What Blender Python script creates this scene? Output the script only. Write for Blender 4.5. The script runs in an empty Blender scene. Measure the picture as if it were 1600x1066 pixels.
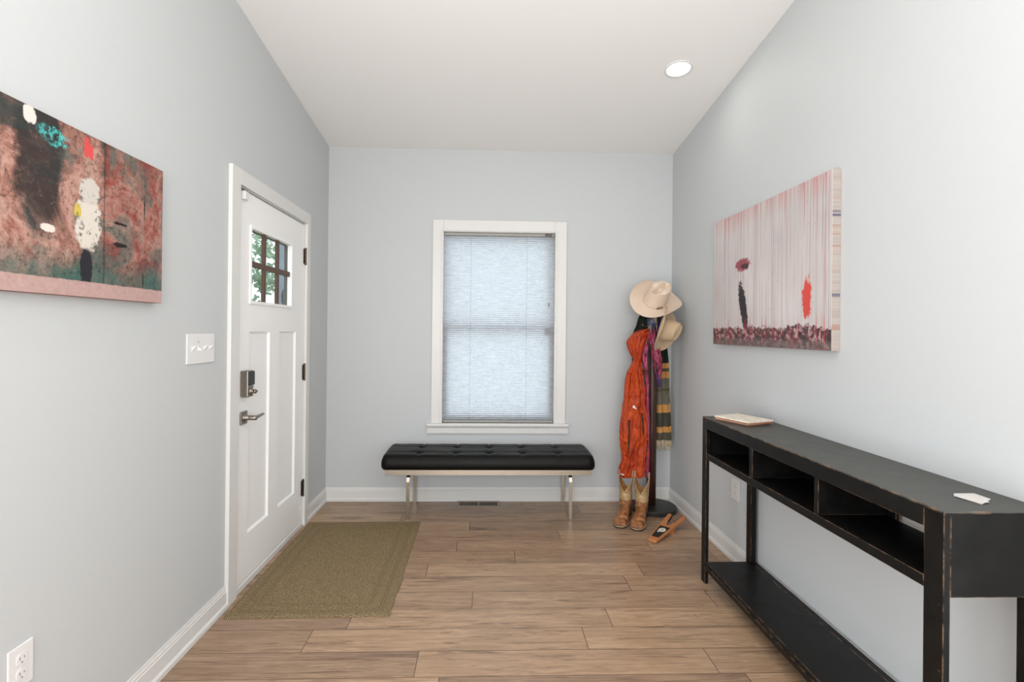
import bpy, bmesh, math, random
from mathutils import Vector, Matrix, noise
C = bpy.context.scene.collection
sc = bpy.context.scene
PI = math.pi
random.seed(7)
R = math.radians

# ------------------------------------------------------------------ camera, world, exposure
cam_d = bpy.data.cameras.new('camera'); cam = bpy.data.objects.new('camera', cam_d); C.objects.link(cam)
cam.location = (0, 0, 1.363)
cam_d.sensor_width = 36; cam_d.lens = 806.8 / 1600 * 36
cam_d.shift_x = (800 - 788.1) / 1600; cam_d.shift_y = (515.7 - 533) / 1600
cam_d.clip_start = 0.02
# yaw 2.03 deg to the right, pitch 0.07 deg up, roll 0.6 deg
cam.matrix_world = (Matrix.Translation((0, 0, 1.363)) @ Matrix.Rotation(-0.0354, 4, 'Z')
                    @ Matrix.Rotation(PI / 2 + 0.0012, 4, 'X') @ Matrix.Rotation(0.0105, 4, 'Z'))
sc.camera = cam
sc.view_settings.view_transform = 'Standard'; sc.view_settings.look = 'None'
sc.view_settings.exposure = 0.5; sc.view_settings.gamma = 1; sc.view_settings.use_curve_mapping = False
w = bpy.data.worlds.new('daylight'); sc.world = w; w.use_nodes = True
w.node_tree.nodes['Background'].inputs[0].default_value = (0.90, 0.95, 1.0, 1)
w.node_tree.nodes['Background'].inputs[1].default_value = 1.15

def area(name, loc, rot, sx, sy, power, col=(1, 1, 1), shape='RECTANGLE', spread=PI):
    d = bpy.data.lights.new(name, 'AREA'); d.shape = shape; d.size = sx; d.size_y = sy
    d.energy = power; d.color = col; d.spread = spread
    o = bpy.data.objects.new(name, d); C.objects.link(o); o.location = loc; o.rotation_euler = rot
    return o

XL, XR, YB, YF = -1.2566, 1.4994, 4.1335, -2.5
HC, SL = 2.8034, 0.1212
def ceil_z(y): return HC + SL * (YB - y)

# added broad fill light in an invented wide opening behind the camera
area('rear_fill', (0.12, YF + 0.06, 1.35), (R(90), 0, 0), 2.3, 2.3, 36, (0.96, 0.98, 1.0))
# added fill lights on the two side walls, out of view
area('side_fill', (XL + 0.03, 0.25, 0.80), (0, R(-90), 0), 1.4, 1.5, 29, (0.95, 0.975, 1.0))   # added low fill that brightens the wall under the console
area('right_fill', (XR - 0.03, 0.25, 1.25), (0, R(90), 0), 1.8, 1.3, 17, (0.95, 0.975, 1.0))   # added fill that brightens the door and left wall
# added upward fill that brightens the ceiling, in the manner of a bounced flash
area('ceiling_fill', (-0.1, -1.3, 1.7), (PI - 0.55, 0, 0), 1.3, 1.3, 46, (1, 0.98, 0.96))
# recessed lamps (the visible one and its row behind the camera)
LAMPS = [(1.130, 3.040), (1.130, 0.9), (-0.85, 0.9), (1.130, -1.3), (-0.85, -1.3)]

# ------------------------------------------------------------------ helpers
def tag(o, label=None, cat=None, group=None, kind=None):
    if label: o['label'] = label
    if cat: o['category'] = cat
    if group: o['group'] = group
    if kind: o['kind'] = kind
    return o
ORG = {}
def thing(name, label, cat, loc=(0, 0, 0), group=None, kind=None):
    o = bpy.data.objects.new(name, None); C.objects.link(o); o.location = loc; o.empty_display_size = 0.05
    ORG[o.name] = Vector(loc)
    return tag(o, label, cat, group, kind)
def obj(name, bm, m, parent=None, smooth=False, local=False, origin=None):
    """link a bmesh (world coordinates unless local) as one mesh object"""
    bmesh.ops.recalc_face_normals(bm, faces=bm.faces)
    me = bpy.data.meshes.new(name)
    off = Vector((0, 0, 0))
    if not local:
        if origin is not None: off = Vector(origin)
        elif parent is not None: off = ORG.get(parent.name, Vector((0, 0, 0)))
    if off.length > 0: bmesh.ops.translate(bm, verts=bm.verts, vec=-off)
    bm.to_mesh(me); bm.free()
    for mm in (m if isinstance(m, (list, tuple)) else [m]): me.materials.append(mm)
    if smooth:
        for p in me.polygons: p.use_smooth = True
    o = bpy.data.objects.new(name, me); C.objects.link(o)
    if parent is not None:
        o.parent = parent; ORG[o.name] = ORG.get(parent.name, Vector((0, 0, 0)))
    else:
        o.location = off; ORG[o.name] = off
    return o
def bevel(o, wd, seg=2):
    b = o.modifiers.new('bevel', 'BEVEL'); b.width = wd; b.segments = seg; b.limit_method = 'ANGLE'; b.angle_limit = R(40)
    return o
def sub(o, n=1):
    s = o.modifiers.new('subd', 'SUBSURF'); s.levels = n; s.render_levels = n
    for p in o.data.polygons: p.use_smooth = True
    return o
def box(bm, x0, x1, y0, y1, z0, z1, mi=0):
    v = [bm.verts.new((x, y, z)) for x in (x0, x1) for y in (y0, y1) for z in (z0, z1)]
    for f in ((0, 1, 3, 2), (4, 6, 7, 5), (0, 4, 5, 1), (2, 3, 7, 6), (0, 2, 6, 4), (1, 5, 7, 3)):
        bm.faces.new([v[i] for i in f]).material_index = mi
    return v
def BX(*a):
    bm = bmesh.new(); box(bm, *a); return bm
def prism(bm, pts, axis, a, b):
    """extrude a 2-D outline along axis ('x','y','z') from a to b"""
    def P(p, t):
        return {'x': (t, p[0], p[1]), 'y': (p[0], t, p[1]), 'z': (p[0], p[1], t)}[axis]
    A = [bm.verts.new(P(p, a)) for p in pts]; B = [bm.verts.new(P(p, b)) for p in pts]
    n = len(pts)
    bm.faces.new(A); bm.faces.new(B[::-1])
    for i in range(n): bm.faces.new((A[i], B[i], B[(i + 1) % n], A[(i + 1) % n]))
def lathe(bm, prof, c, n=32, axis='z', mi=0):
    rings = []
    for r, h in prof:
        ring = []
        for k in range(n):
            a = 2 * PI * k / n; p = (r * math.cos(a), r * math.sin(a), h)
            if axis == 'x': p = (h, p[0], p[1])
            if axis == 'y': p = (p[0], h, p[1])
            ring.append(bm.verts.new((c[0] + p[0], c[1] + p[1], c[2] + p[2])))
        rings.append(ring)
    for A, B in zip(rings, rings[1:]):
        for k in range(n): bm.faces.new((A[k], A[(k + 1) % n], B[(k + 1) % n], B[k])).material_index = mi
    bm.faces.new(rings[0][::-1]).material_index = mi; bm.faces.new(rings[-1]).material_index = mi
def tube(bm, pts, r, n=10, flat=1.0):
    pts = [Vector(p) for p in pts]; rings = []
    up = Vector((0.13, 0.21, 0.97)).normalized()
    for i, p in enumerate(pts):
        t = (pts[min(i + 1, len(pts) - 1)] - pts[max(i - 1, 0)]).normalized()
        a = t.cross(up)
        if a.length < 0.15: a = t.cross(Vector((1, 0, 0)))
        a.normalize(); b = t.cross(a).normalized()
        rr = r[i] if isinstance(r, (list, tuple)) else r
        rings.append([bm.verts.new(p + a * rr * math.cos(2 * PI * k / n) + b * rr * flat * math.sin(2 * PI * k / n)) for k in range(n)])
    for A, B in zip(rings, rings[1:]):
        for k in range(n): bm.faces.new((A[k], A[(k + 1) % n], B[(k + 1) % n], B[k]))
    bm.faces.new(rings[0][::-1]); bm.faces.new(rings[-1])
def bar(bm, pts, wd, th, side=(1, 0, 0)):
    """flat bar of width wd (along side) and thickness th following pts"""
    pts = [Vector(p) for p in pts]; S = Vector(side); rings = []
    for i, p in enumerate(pts):
        d1 = (pts[i] - pts[i - 1]).normalized() if i else None
        d2 = (pts[i + 1] - pts[i]).normalized() if i < len(pts) - 1 else None
        t = ((d1 or d2) + (d2 or d1)).normalized()
        nn = t.cross(S).normalized()
        k = 1.0
        if d1 and d2: k = 1 / max(0.5, t.dot(d1))
        rings.append([bm.verts.new(p + S * sx * wd / 2 + nn * sn * th / 2 * k) for sx, sn in ((-1, -1), (1, -1), (1, 1), (-1, 1))])
    for A, B in zip(rings, rings[1:]):
        for k in range(4): bm.faces.new((A[k], A[(k + 1) % 4], B[(k + 1) % 4], B[k]))
    bm.faces.new(rings[0][::-1]); bm.faces.new(rings[-1])
def loft(bm, rings, cap=True, mi=0):
    L = [[bm.verts.new(p) for p in r] for r in rings]
    n = len(L[0])
    for A, B in zip(L, L[1:]):
        for k in range(n): bm.faces.new((A[k], A[(k + 1) % n], B[(k + 1) % n], B[k])).material_index = mi
    if cap: bm.faces.new(L[0][::-1]); bm.faces.new(L[-1])
    return L
def lerp_rows(rows, n):
    """resample rows (x0,x1,z) smoothly to n rows"""
    out = []
    for i in range(n):
        t = i / (n - 1) * (len(rows) - 1); k = min(int(t), len(rows) - 2); f = t - k
        p0, p1, p2, p3 = rows[max(k - 1, 0)], rows[k], rows[k + 1], rows[min(k + 2, len(rows) - 1)]
        out.append(tuple(0.5 * ((2 * b) + (-a + c) * f + (2 * a - 5 * b + 4 * c - d) * f * f + (-a + 3 * b - 3 * c + d) * f ** 3)
                         for a, b, c, d in zip(p0, p1, p2, p3)))
    return out

# ------------------------------------------------------------------ materials
def srgb(r, g, b):
    f = lambda c: (c / 255 / 12.92) if c / 255 <= 0.04045 else ((c / 255 + 0.055) / 1.055) ** 2.4
    return (f(r), f(g), f(b), 1)
class MT:
    def __init__(s, name, col=(0.8, 0.8, 0.8, 1), rough=0.5, metal=0.0, spec=0.5):
        s.m = bpy.data.materials.new(name); s.m.use_nodes = True; s.t = s.m.node_tree; s.N = s.t.nodes; s.L = s.t.links
        s.b = s.N['Principled BSDF']; s.b.inputs['Base Color'].default_value = col
        s.b.inputs['Roughness'].default_value = rough; s.b.inputs['Metallic'].default_value = metal
        s.b.inputs['Specular IOR Level'].default_value = spec
    def n(s, ty, **kw):
        nd = s.N.new(ty)
        for k, v in kw.items():
            if k[0] == '_': setattr(nd, k[1:], v)
            else:
                i = nd.inputs[int(k[1:])] if k[0] == 'i' and k[1:].isdigit() else nd.inputs[k.replace('__', ' ')]
                s.put(i, v)
        return nd
    def put(s, i, v):
        if hasattr(v, 'bl_idname') or isinstance(v, bpy.types.NodeSocket):
            s.L.new(v if isinstance(v, bpy.types.NodeSocket) else v.outputs[0], i)
        else: i.default_value = v
    def coord(s, kind='Object', scale=(1, 1, 1), loc=(0, 0, 0)):
        tc = s.N.new('ShaderNodeTexCoord'); mp = s.N.new('ShaderNodeMapping')
        mp.inputs['Scale'].default_value = scale; mp.inputs['Location'].default_value = loc
        s.L.new(tc.outputs[kind], mp.inputs[0]); return mp.outputs[0]
    def noise(s, vec, sc_, det=3, rough=0.5, dist=0.0):
        return s.n('ShaderNodeTexNoise', Vector=vec, Scale=sc_, Detail=det, Roughness=rough, Distortion=dist).outputs[0]
    def ramp(s, fac, stops, interp='LINEAR'):
        r = s.N.new('ShaderNodeValToRGB'); s.L.new(fac, r.inputs[0]); r.color_ramp.interpolation = interp
        e = r.color_ramp.elements
        while len(e) < len(stops): e.new(0.5)
        for el, (p, c) in zip(e, stops): el.position = p; el.color = c if len(c) == 4 else (*c, 1)
        return r.outputs[0]
    def mix(s, f, a, b, mode='MIX'):
        m = s.N.new('ShaderNodeMix'); m.data_type = 'RGBA'; m.blend_type = mode
        s.put(m.inputs[0], f); s.put(m.inputs[6], a); s.put(m.inputs[7], b); return m.outputs[2]
    def math(s, op, a, b=0.0, c=0.0, clamp=False):
        m = s.N.new('ShaderNodeMath'); m.operation = op; m.use_clamp = clamp
        s.put(m.inputs[0], a); s.put(m.inputs[1], b); s.put(m.inputs[2], c); return m.outputs[0]
    def bump(s, h, st=0.3, d=0.01):
        b = s.n('ShaderNodeBump', Strength=st, Distance=d, Height=h); s.L.new(b.outputs[0], s.b.inputs['Normal']); return b
    def base(s, c): s.put(s.b.inputs['Base Color'], c)
    def rough(s, r): s.put(s.b.inputs['Roughness'], r)
    def xyz(s, vec):
        x = s.N.new('ShaderNodeSeparateXYZ'); s.L.new(vec, x.inputs[0]); return x.outputs

def plain(name, col, rough=0.5, metal=0.0, bump=None, spec=0.5, var=0.0):
    m = MT(name, col, rough, metal, spec); v = m.coord()
    if bump: m.bump(m.noise(v, bump[0], 4), bump[1], bump[2] if len(bump) > 2 else 0.002)
    if var:
        f = m.noise(v, 9, 4)
        m.base(m.mix(f, tuple(c * (1 - var) for c in col[:3]) + (1,), tuple(min(1, c * (1 + var)) for c in col[:3]) + (1,)))
    return m.m
WALL = plain('wall_paint', srgb(199, 202, 203), 0.55, bump=(220, 0.12, 0.001), spec=0.3)
CEIL = plain('ceiling_paint', srgb(244, 243, 241), 0.8, bump=(180, 0.1, 0.001), spec=0.2)
TRIM = plain('white_trim_paint', srgb(222, 221, 218), 0.32, bump=(30, 0.03, 0.001))  # same white paint as the door, dimmed to offset strong frontal light
DOORW = plain('white_trim_paint_lit', srgb(248, 247, 245), 0.36, bump=(60, 0.05, 0.001))  # trim paint again, lightened in colour for the brighter light on the door
PLAST = plain('white_plastic', srgb(228, 227, 226), 0.3, bump=(20, 0.01))
DARKSLOT = plain('dark_slot', srgb(28, 26, 25), 0.7, bump=(40, 0.1))
NICKEL = plain('satin_nickel', srgb(150, 143, 134), 0.36, 1.0, bump=(300, 0.05, 0.0005))
HINGE = plain('dark_hinge_metal', srgb(92, 80, 68), 0.4, 1.0, bump=(200, 0.1))
SILVER = plain('logo_silver', srgb(235, 233, 228), 0.4, bump=(40, 0.05))

def steel():
    m = MT('brushed_steel', srgb(190, 180, 165), 0.3, 1.0); v = m.coord(scale=(4, 260, 260))
    f = m.noise(v, 3, 3); m.rough(m.math('MULTIPLY_ADD', f, 0.2, 0.2)); m.bump(f, 0.06, 0.0006); return m.m
STEEL = steel()

def floor_mat():
    m = MT('oak_plank_floor', rough=0.42); at = m.N.new('ShaderNodeAttribute'); at.attribute_name = 'plank'
    pid = at.outputs['Fac']
    uv = m.N.new('ShaderNodeUVMap').outputs[0]
    u, v, _ = m.xyz(uv)
    tc = m.N.new('ShaderNodeTexCoord').outputs['Object']
    ox = m.math('MULTIPLY', pid, 37.0)
    off = m.N.new('ShaderNodeCombineXYZ'); m.L.new(ox, off.inputs[0]); m.L.new(ox, off.inputs[1]); m.L.new(ox, off.inputs[2])
    ad = m.N.new('ShaderNodeVectorMath'); ad.operation = 'ADD'; m.L.new(tc, ad.inputs[0]); m.L.new(off.outputs[0], ad.inputs[1])
    def mp(s):
        q = m.N.new('ShaderNodeMapping'); q.inputs['Scale'].default_value = s; m.L.new(ad.outputs[0], q.inputs[0]); return q.outputs[0]
    grain = m.noise(mp((2.2, 30, 1)), 2.4, 6, 0.62, 0.9)
    fine = m.noise(mp((7, 180, 1)), 2.0, 3, 0.6)
    broad = m.noise(mp((0.9, 4.5, 1)), 1.7, 3, 0.5, 0.5)
    base = m.ramp(grain, [(0.30, srgb(112, 86, 66)), (0.44, srgb(154, 126, 102)), (0.56, srgb(178, 149, 122)), (0.72, srgb(206, 178, 150))])
    base = m.mix(m.math('MULTIPLY', m.ramp(broad, [(0.35, (1, 1, 1)), (0.62, (0, 0, 0))]), 0.5), base, srgb(130, 104, 84))
    tone = m.ramp(pid, [(0.0, srgb(136, 110, 90)), (0.5, srgb(178, 146, 116)), (1.0, srgb(204, 170, 134))])
    base = m.mix(0.42, base, tone)
    base = m.mix(m.math('MULTIPLY', m.ramp(fine, [(0.3, (1, 1, 1)), (0.5, (0, 0, 0))]), 0.3), base, srgb(112, 84, 62))
    # knots and dark mineral streaks
    vo = m.n('ShaderNodeTexVoronoi', _voronoi_dimensions='2D', Vector=mp((1.1, 4.2, 1)), Scale=1.0, Randomness=1.0)
    dj = m.math('ADD', vo.outputs['Distance'], m.math('MULTIPLY', m.math('SUBTRACT', m.noise(mp((3, 14, 1)), 3, 4, 0.6), 0.5), 0.22))
    cellr = m.N.new('ShaderNodeSeparateColor'); m.L.new(vo.outputs['Color'], cellr.inputs[0])
    kn = m.math('MULTIPLY', m.ramp(dj, [(0.04, (1, 1, 1)), (0.20, (0, 0, 0))]), m.math('POWER', cellr.outputs[0], 0.8))
    kn2 = m.math('MULTIPLY', kn, m.ramp(m.noise(mp((5, 60, 1)), 3, 4), [(0.36, (0, 0, 0)), (0.52, (1, 1, 1))]))
    base = m.mix(m.math('MULTIPLY', kn2, 0.85), base, srgb(84, 68, 58))
    st = m.ramp(m.noise(mp((1.1, 17, 1)), 2.2, 4, 0.7, 1.6), [(0.54, (0, 0, 0)), (0.64, (1, 1, 1))])
    base = m.mix(m.math('MULTIPLY', st, 0.65), base, srgb(96, 74, 58))
    # seams from the plank's own uv (u along, v across, in metres from the nearest edge stored as 0..1)
    sv = m.math('MINIMUM', v, m.math('SUBTRACT', 0.1651, v))
    su = m.math('MINIMUM', u, m.N['Principled BSDF'].inputs[0].default_value[0] if False else 9.0)
    at2 = m.N.new('ShaderNodeAttribute'); at2.attribute_name = 'plen'
    su = m.math('MINIMUM', u, m.math('SUBTRACT', at2.outputs['Fac'], u))
    e = m.math('MINIMUM', sv, su)
    seam = m.ramp(m.math('MULTIPLY', e, 100.0), [(0.08, (1, 1, 1)), (0.30, (0, 0, 0))])
    m.base(m.mix(m.math('MULTIPLY', seam, 0.85), base, srgb(80, 60, 46)))
    m.rough(m.math('MULTIPLY_ADD', grain, 0.18, 0.26))
    h = m.math('SUBTRACT', m.math('MULTIPLY', grain, 0.25), seam)
    m.bump(h, 0.25, 0.0015); return m.m
FLOOR = floor_mat()

def mat_rug():
    m = MT('woven_jute', rough=0.9, spec=0.15); v = m.coord('Object')
    x, y, z = m.xyz(v)
    # weave: two crossed fine waves
    wv = m.math('MULTIPLY', m.math('SINE', m.math('MULTIPLY', x, 620.0)), m.math('SINE', m.math('MULTIPLY', y, 620.0)))
    nz = m.noise(v, 160, 4, 0.7)
    f = m.math('ADD', m.math('MULTIPLY', wv, 0.16), nz)
    col = m.ramp(f, [(0.3, srgb(80, 66, 46)), (0.5, srgb(126, 108, 80)), (0.68, srgb(176, 156, 122))])
    # concentric border grooves: distance to the edge
    ex = m.math('MINIMUM', m.math('SUBTRACT', x, -0.386), m.math('SUBTRACT', 0.386, x))
    ey = m.math('MINIMUM', m.math('SUBTRACT', y, -0.604), m.math('SUBTRACT', 0.604, y))
    e = m.math('MINIMUM', ex, ey)
    g = None
    for d in (0.045, 0.058, 0.105, 0.118):
        k = m.math('SUBTRACT', 1.0, m.math('MULTIPLY', m.math('ABSOLUTE', m.math('SUBTRACT', e, d)), 420.0), clamp=True)
        g = k if g is None else m.math('MAXIMUM', g, k)
    col = m.mix(m.math('MULTIPLY', g, 0.5), col, srgb(74, 58, 38))
    m.base(col); m.bump(m.math('SUBTRACT', f, g), 0.5, 0.003); return m.m

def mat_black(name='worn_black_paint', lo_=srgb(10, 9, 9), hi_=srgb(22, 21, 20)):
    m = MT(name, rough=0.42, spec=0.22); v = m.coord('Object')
    nz = m.noise(v, 14, 5, 0.6)
    col = m.ramp(nz, [(0.3, lo_), (0.7, hi_)])
    bv = m.N.new('ShaderNodeBevel'); bv.inputs['Radius'].default_value = 0.0038; bv.samples = 6
    ge = m.N.new('ShaderNodeNewGeometry')
    dt = m.N.new('ShaderNodeVectorMath'); dt.operation = 'DOT_PRODUCT'
    m.L.new(bv.outputs[0], dt.inputs[0]); m.L.new(ge.outputs['Normal'], dt.inputs[1])
    edge = m.ramp(dt.outputs['Value'], [(0.90, (1, 1, 1)), (0.992, (0, 0, 0))])
    wear = m.ramp(m.noise(v, 22, 4, 0.7), [(0.44, (0, 0, 0)), (0.58, (1, 1, 1))])
    col = m.mix(m.math('MULTIPLY', m.math('MULTIPLY', edge, wear), 0.95), col, srgb(176, 140, 108))
    sp = m.ramp(m.noise(v, 60, 2), [(0.76, (0, 0, 0)), (0.80, (1, 1, 1))])
    m.base(m.mix(m.math('MULTIPLY', sp, 0.35), col, srgb(150, 140, 128)))
    m.rough(m.ramp(nz, [(0.3, (0.36,) * 3), (0.7, (0.48,) * 3)])); m.bump(m.noise(v, 90, 3), 0.08, 0.001); return m.m
BLACK = mat_black()

def leather_black():
    m = MT('black_leather', srgb(13, 11, 10), 0.40, spec=0.16); v = m.coord()
    vo = m.n('ShaderNodeTexVoronoi', Vector=v, Scale=420.0)
    m.bump(vo.outputs['Distance'], 0.12, 0.0008); m.rough(m.math('MULTIPLY_ADD', m.noise(v, 12, 3), 0.2, 0.32)); return m.m
LEATHER = leather_black()

# ------------------------------------------------------------------ room shell
def ybox(bm, x0, x1, y0, y1, z0, z1=None):
    v = box(bm, x0, x1, y0, y1, z0, 1.0 if z1 is None else z1)
    if z1 is None:
        for q in v:
            if q.co.z == 1.0: q.co.z = ceil_z(q.co.y) + 0.02
def struct(name, bm, m, label, cat, smooth=False):
    return tag(obj(name, bm, m, smooth=smooth), label, cat, kind='structure')

# floor made of planks running left-right
PW, P0 = 0.1651, 2.035
bm = bmesh.new(); uvl = bm.loops.layers.uv.new('UVMap')
lp = bm.faces.layers.float.new('plank'); ln_ = bm.faces.layers.float.new('plen')
JO = {6: 0.187, 3: -0.055, 1: 0.454, 8: 0.503, 0: 0.95, 2: -0.62, 4: 0.78, 5: -0.32, 7: 1.05, 9: -0.1, 10: 0.62, 11: -0.5, 12: 0.3}
rr = random.Random(3)
k = int((YF - P0) / PW) - 1
while P0 + k * PW < YB + 0.02:
    ya, yb2 = max(P0 + k * PW, YF), min(P0 + (k + 1) * PW, YB + 0.01)
    if yb2 > ya:
        L = 1.22; j = JO.get(k, rr.uniform(-1, 1)); st = j
        while st > XL - 0.01: st -= L
        while st < XR + 0.01:
            a, b2 = max(st, XL - 0.02), min(st + L, XR + 0.02)
            if b2 > a:
                f = bm.faces.new([bm.verts.new(p) for p in ((a, ya, 0), (b2, ya, 0), (b2, yb2, 0), (a, yb2, 0))])
                base_v = ya - (P0 + k * PW)
                for lo, (uu, vv) in zip(f.loops, ((a - st, base_v), (b2 - st, base_v), (b2 - st, yb2 - P0 - k * PW), (a - st, yb2 - P0 - k * PW))):
                    lo[uvl].uv = (uu, vv)
                f[lp] = rr.random(); f[ln_] = L
            st += L
    k += 1
struct('floor', bm, FLOOR, 'brown oak plank floor running left to right', 'floor')
bm = BX(XL - 0.02, XR + 0.02, YF, YB, -0.08, -0.004)
struct('trim_subfloor', bm, DARKSLOT, 'dark subfloor under the oak planks', 'subfloor').name = 'trim_9'

# ceiling (slopes up towards the camera), with a hole-free slab
bm = bmesh.new()
prism(bm, [(YF - 0.15, ceil_z(YF - 0.15)), (YB + 0.15, ceil_z(YB + 0.15)), (YB + 0.15, ceil_z(YB + 0.15) + 0.12), (YF - 0.15, ceil_z(YF - 0.15) + 0.12)], 'x', XL - 0.15, XR + 0.15)
struct('ceiling', bm, CEIL, 'white sloping ceiling rising towards the viewer', 'ceiling')

DY0, DY1, DZ0, DZ1 = 2.652, 3.608, 0.040, 2.078      # door opening
WX0, WX1, WZ0, WZ1 = -0.347, 0.550, 0.622, 2.150     # window opening
bm = bmesh.new()
ybox(bm, XL - 0.14, XL, YF, DY0 - 0.03, 0); ybox(bm, XL - 0.14, XL, DY1 + 0.03, YB + 0.14, 0); ybox(bm, XL - 0.14, XL, DY0 - 0.03, DY1 + 0.03, DZ1 + 0.03)
struct('wall_left', bm, WALL, 'pale blue grey painted wall holding the white entrance door', 'wall')
bm = bmesh.new(); ybox(bm, XR, XR + 0.14, YF, YB + 0.14, 0)
struct('wall_right', bm, WALL, 'pale blue grey painted wall behind the black console table', 'wall')
bm = bmesh.new()
for a in ((XL, WX0, YB, YB + 0.14, 0), (WX1, XR, YB, YB + 0.14, 0), (WX0, WX1, YB, YB + 0.14, WZ1)): ybox(bm, *a)
box(bm, WX0, WX1, YB, YB + 0.14, 0, WZ0)
struct('wall_back', bm, WALL, 'pale blue grey painted end wall with the shaded window', 'wall')
bm = bmesh.new()
ybox(bm, XL, -1.05, YF - 0.14, YF, 0); ybox(bm, 1.3, XR, YF - 0.14, YF, 0); ybox(bm, -1.05, 1.3, YF - 0.14, YF, 2.75)
box(bm, -1.05, 1.3, YF - 0.14, YF, 0, 0.12)
struct('wall_front', bm, WALL, 'pale blue grey wall behind the viewer with a wide opening for the added fill light', 'wall')
bm = bmesh.new()
for a in ((-1.05, -0.99, 0.12, 2.75), (1.24, 1.3, 0.12, 2.75), (-0.99, 1.24, 0.12, 0.18), (-0.99, 1.24, 2.69, 2.75), (0.095, 0.155, 0.18, 2.69)):
    box(bm, a[0], a[1], YF - 0.1, YF - 0.04, a[2], a[3])
struct('fill_frame_rear', bm, TRIM, 'wide white frame around the added fill light behind the viewer', 'window')  # invented frame for the rear fill light
bm = bmesh.new()
for a in ((-0.58, -0.52, 0.03, 1.57), (1.02, 1.08, 0.03, 1.57), (-0.52, 1.02, 0.03, 0.09), (-0.52, 1.02, 1.51, 1.57)): box(bm, XL, XL + 0.028, a[0], a[1], a[2], a[3])
struct('fill_frame_left', bm, TRIM, 'low white frame around the added fill light on the left wall', 'window')  # invented frame for the left fill light, no opening behind it
bm = bmesh.new()
for a in ((-0.50, -0.44, 0.28, 2.22), (0.94, 1.00, 0.28, 2.22), (-0.44, 0.94, 0.28, 0.34), (-0.44, 0.94, 2.16, 2.22)): box(bm, XR - 0.028, XR, a[0], a[1], a[2], a[3])
struct('fill_frame_right', bm, TRIM, 'white frame around the added fill light on the right wall', 'window')  # invented frame for the right fill light, no opening behind it

BP = [(0, 0), (0.018, 0), (0.018, 0.018), (0.013, 0.026), (0.011, 0.028), (0.011, 0.082), (0.0085, 0.086), (0.0085, 0.094), (0.006, 0.098), (0.0045, 0.108), (0, 0.108)]
bm = bmesh.new(); prism(bm, [(XL + p, z) for p, z in BP], 'y', YF, 2.5542); prism(bm, [(XL + p, z) for p, z in BP], 'y', 3.680, YB)
struct('baseboard_left', bm, TRIM, 'white baseboard along the wall with the door', 'baseboard')
bm = bmesh.new(); prism(bm, [(XR - p, z) for p, z in BP], 'y', YF, YB)
struct('baseboard_right', bm, TRIM, 'white baseboard along the wall behind the console table', 'baseboard')
bm = bmesh.new(); prism(bm, [(YB - p, z) for p, z in BP], 'x', XL + 0.0, XR - 0.0)
struct('baseboard_back', bm, TRIM, 'white baseboard under the window and bench', 'baseboard')

# door casing, jamb and threshold
bm = bmesh.new()
CX = XL + 0.018
box(bm, XL - 0.002, CX, 2.5542, 2.645, 0, 2.164); box(bm, XL - 0.002, CX, 3.614, 3.680, 0, 2.164)
box(bm, XL - 0.002, CX, 2.645, 3.614, 2.086, 2.164)
struct('trim_1', bm, TRIM, 'flat white casing boards around the entrance door', 'door casing')
bevel(bpy.data.objects['trim_1'], 0.003)
bm = bmesh.new()
for a in ((DY0 - 0.03, DY0 - 0.003, 0, DZ1 + 0.03), (DY1 + 0.003, DY1 + 0.03, 0, DZ1 + 0.03), (DY0 - 0.003, DY1 + 0.003, DZ1 + 0.003, DZ1 + 0.03)):
    box(bm, XL - 0.14, XL - 0.001, a[0], a[1], a[2], a[3])
for a in ((DY0 - 0.003, DY0 + 0.012, 0.03, DZ1), (DY1 - 0.012, DY1 + 0.003, 0.03, DZ1), (DY0, DY1, DZ1 - 0.012, DZ1 + 0.004)):
    box(bm, XL - 0.075, XL - 0.050, a[0], a[1], a[2], a[3])
struct('trim_2', bm, TRIM, 'white door jamb lining the entrance opening', 'door jamb')
bm = bmesh.new()
prism(bm, [(XL + 0.004, 0), (XL + 0.004, 0.026), (XL - 0.005, 0.034), (XL - 0.14, 0.034), (XL - 0.14, 0)], 'y', DY0 - 0.003, DY1 + 0.003)
struct('trim_3', bm, TRIM, 'white threshold strip under the entrance door', 'threshold')

# ------------------------------------------------------------------ entrance door
door = thing('door_1', 'white panelled entrance door with six small glass lites', 'door', (XL, DY1, 0), kind='structure')
GY0, GY1, GZ0, GZ1 = 2.802, 3.363, 1.508, 1.893
XF = XL - 0.001; XK = XF - 0.044
def leaf_bm():
    """door slab with a glazed opening and two recessed flat panels"""
    bm = bmesh.new()
    ys = [DY0, 2.792, GY0, 3.052, 3.192, GY1, 3.462, DY1]; zs = [DZ0, 0.272, 1.343, GZ0, GZ1, DZ1 - 0.004]
    def isp(i, j):
        y = (ys[i] + ys[i + 1]) / 2; z = (zs[j] + zs[j + 1]) / 2
        if GY0 < y < GY1 and GZ0 < z < GZ1: return 'g'
        if 0.272 < z < 1.343 and (2.792 < y < 3.052 or 3.192 < y < 3.462): return 'p'
        return 's'
    for i in range(7):
        for j in range(5):
            t = isp(i, j)
            if t == 'g': continue
            box(bm, XK + (0.012 if t == 'p' else 0), XF - (0.012 if t == 'p' else 0), ys[i], ys[i + 1], zs[j], zs[j + 1])
    bmesh.ops.remove_doubles(bm, verts=bm.verts, dist=1e-5)
    # drop interior faces shared by two boxes
    seen = {}
    for f in list(bm.faces):
        key = tuple(round(c, 4) for c in f.calc_center_median()) + (round(f.calc_area(), 6),)
        seen.setdefault(key, []).append(f)
    bmesh.ops.delete(bm, geom=[f for l in seen.values() if len(l) > 1 for f in l], context='FACES_ONLY')
    return bm
leaf = obj('door_leaf', leaf_bm(), DOORW, door)
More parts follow.
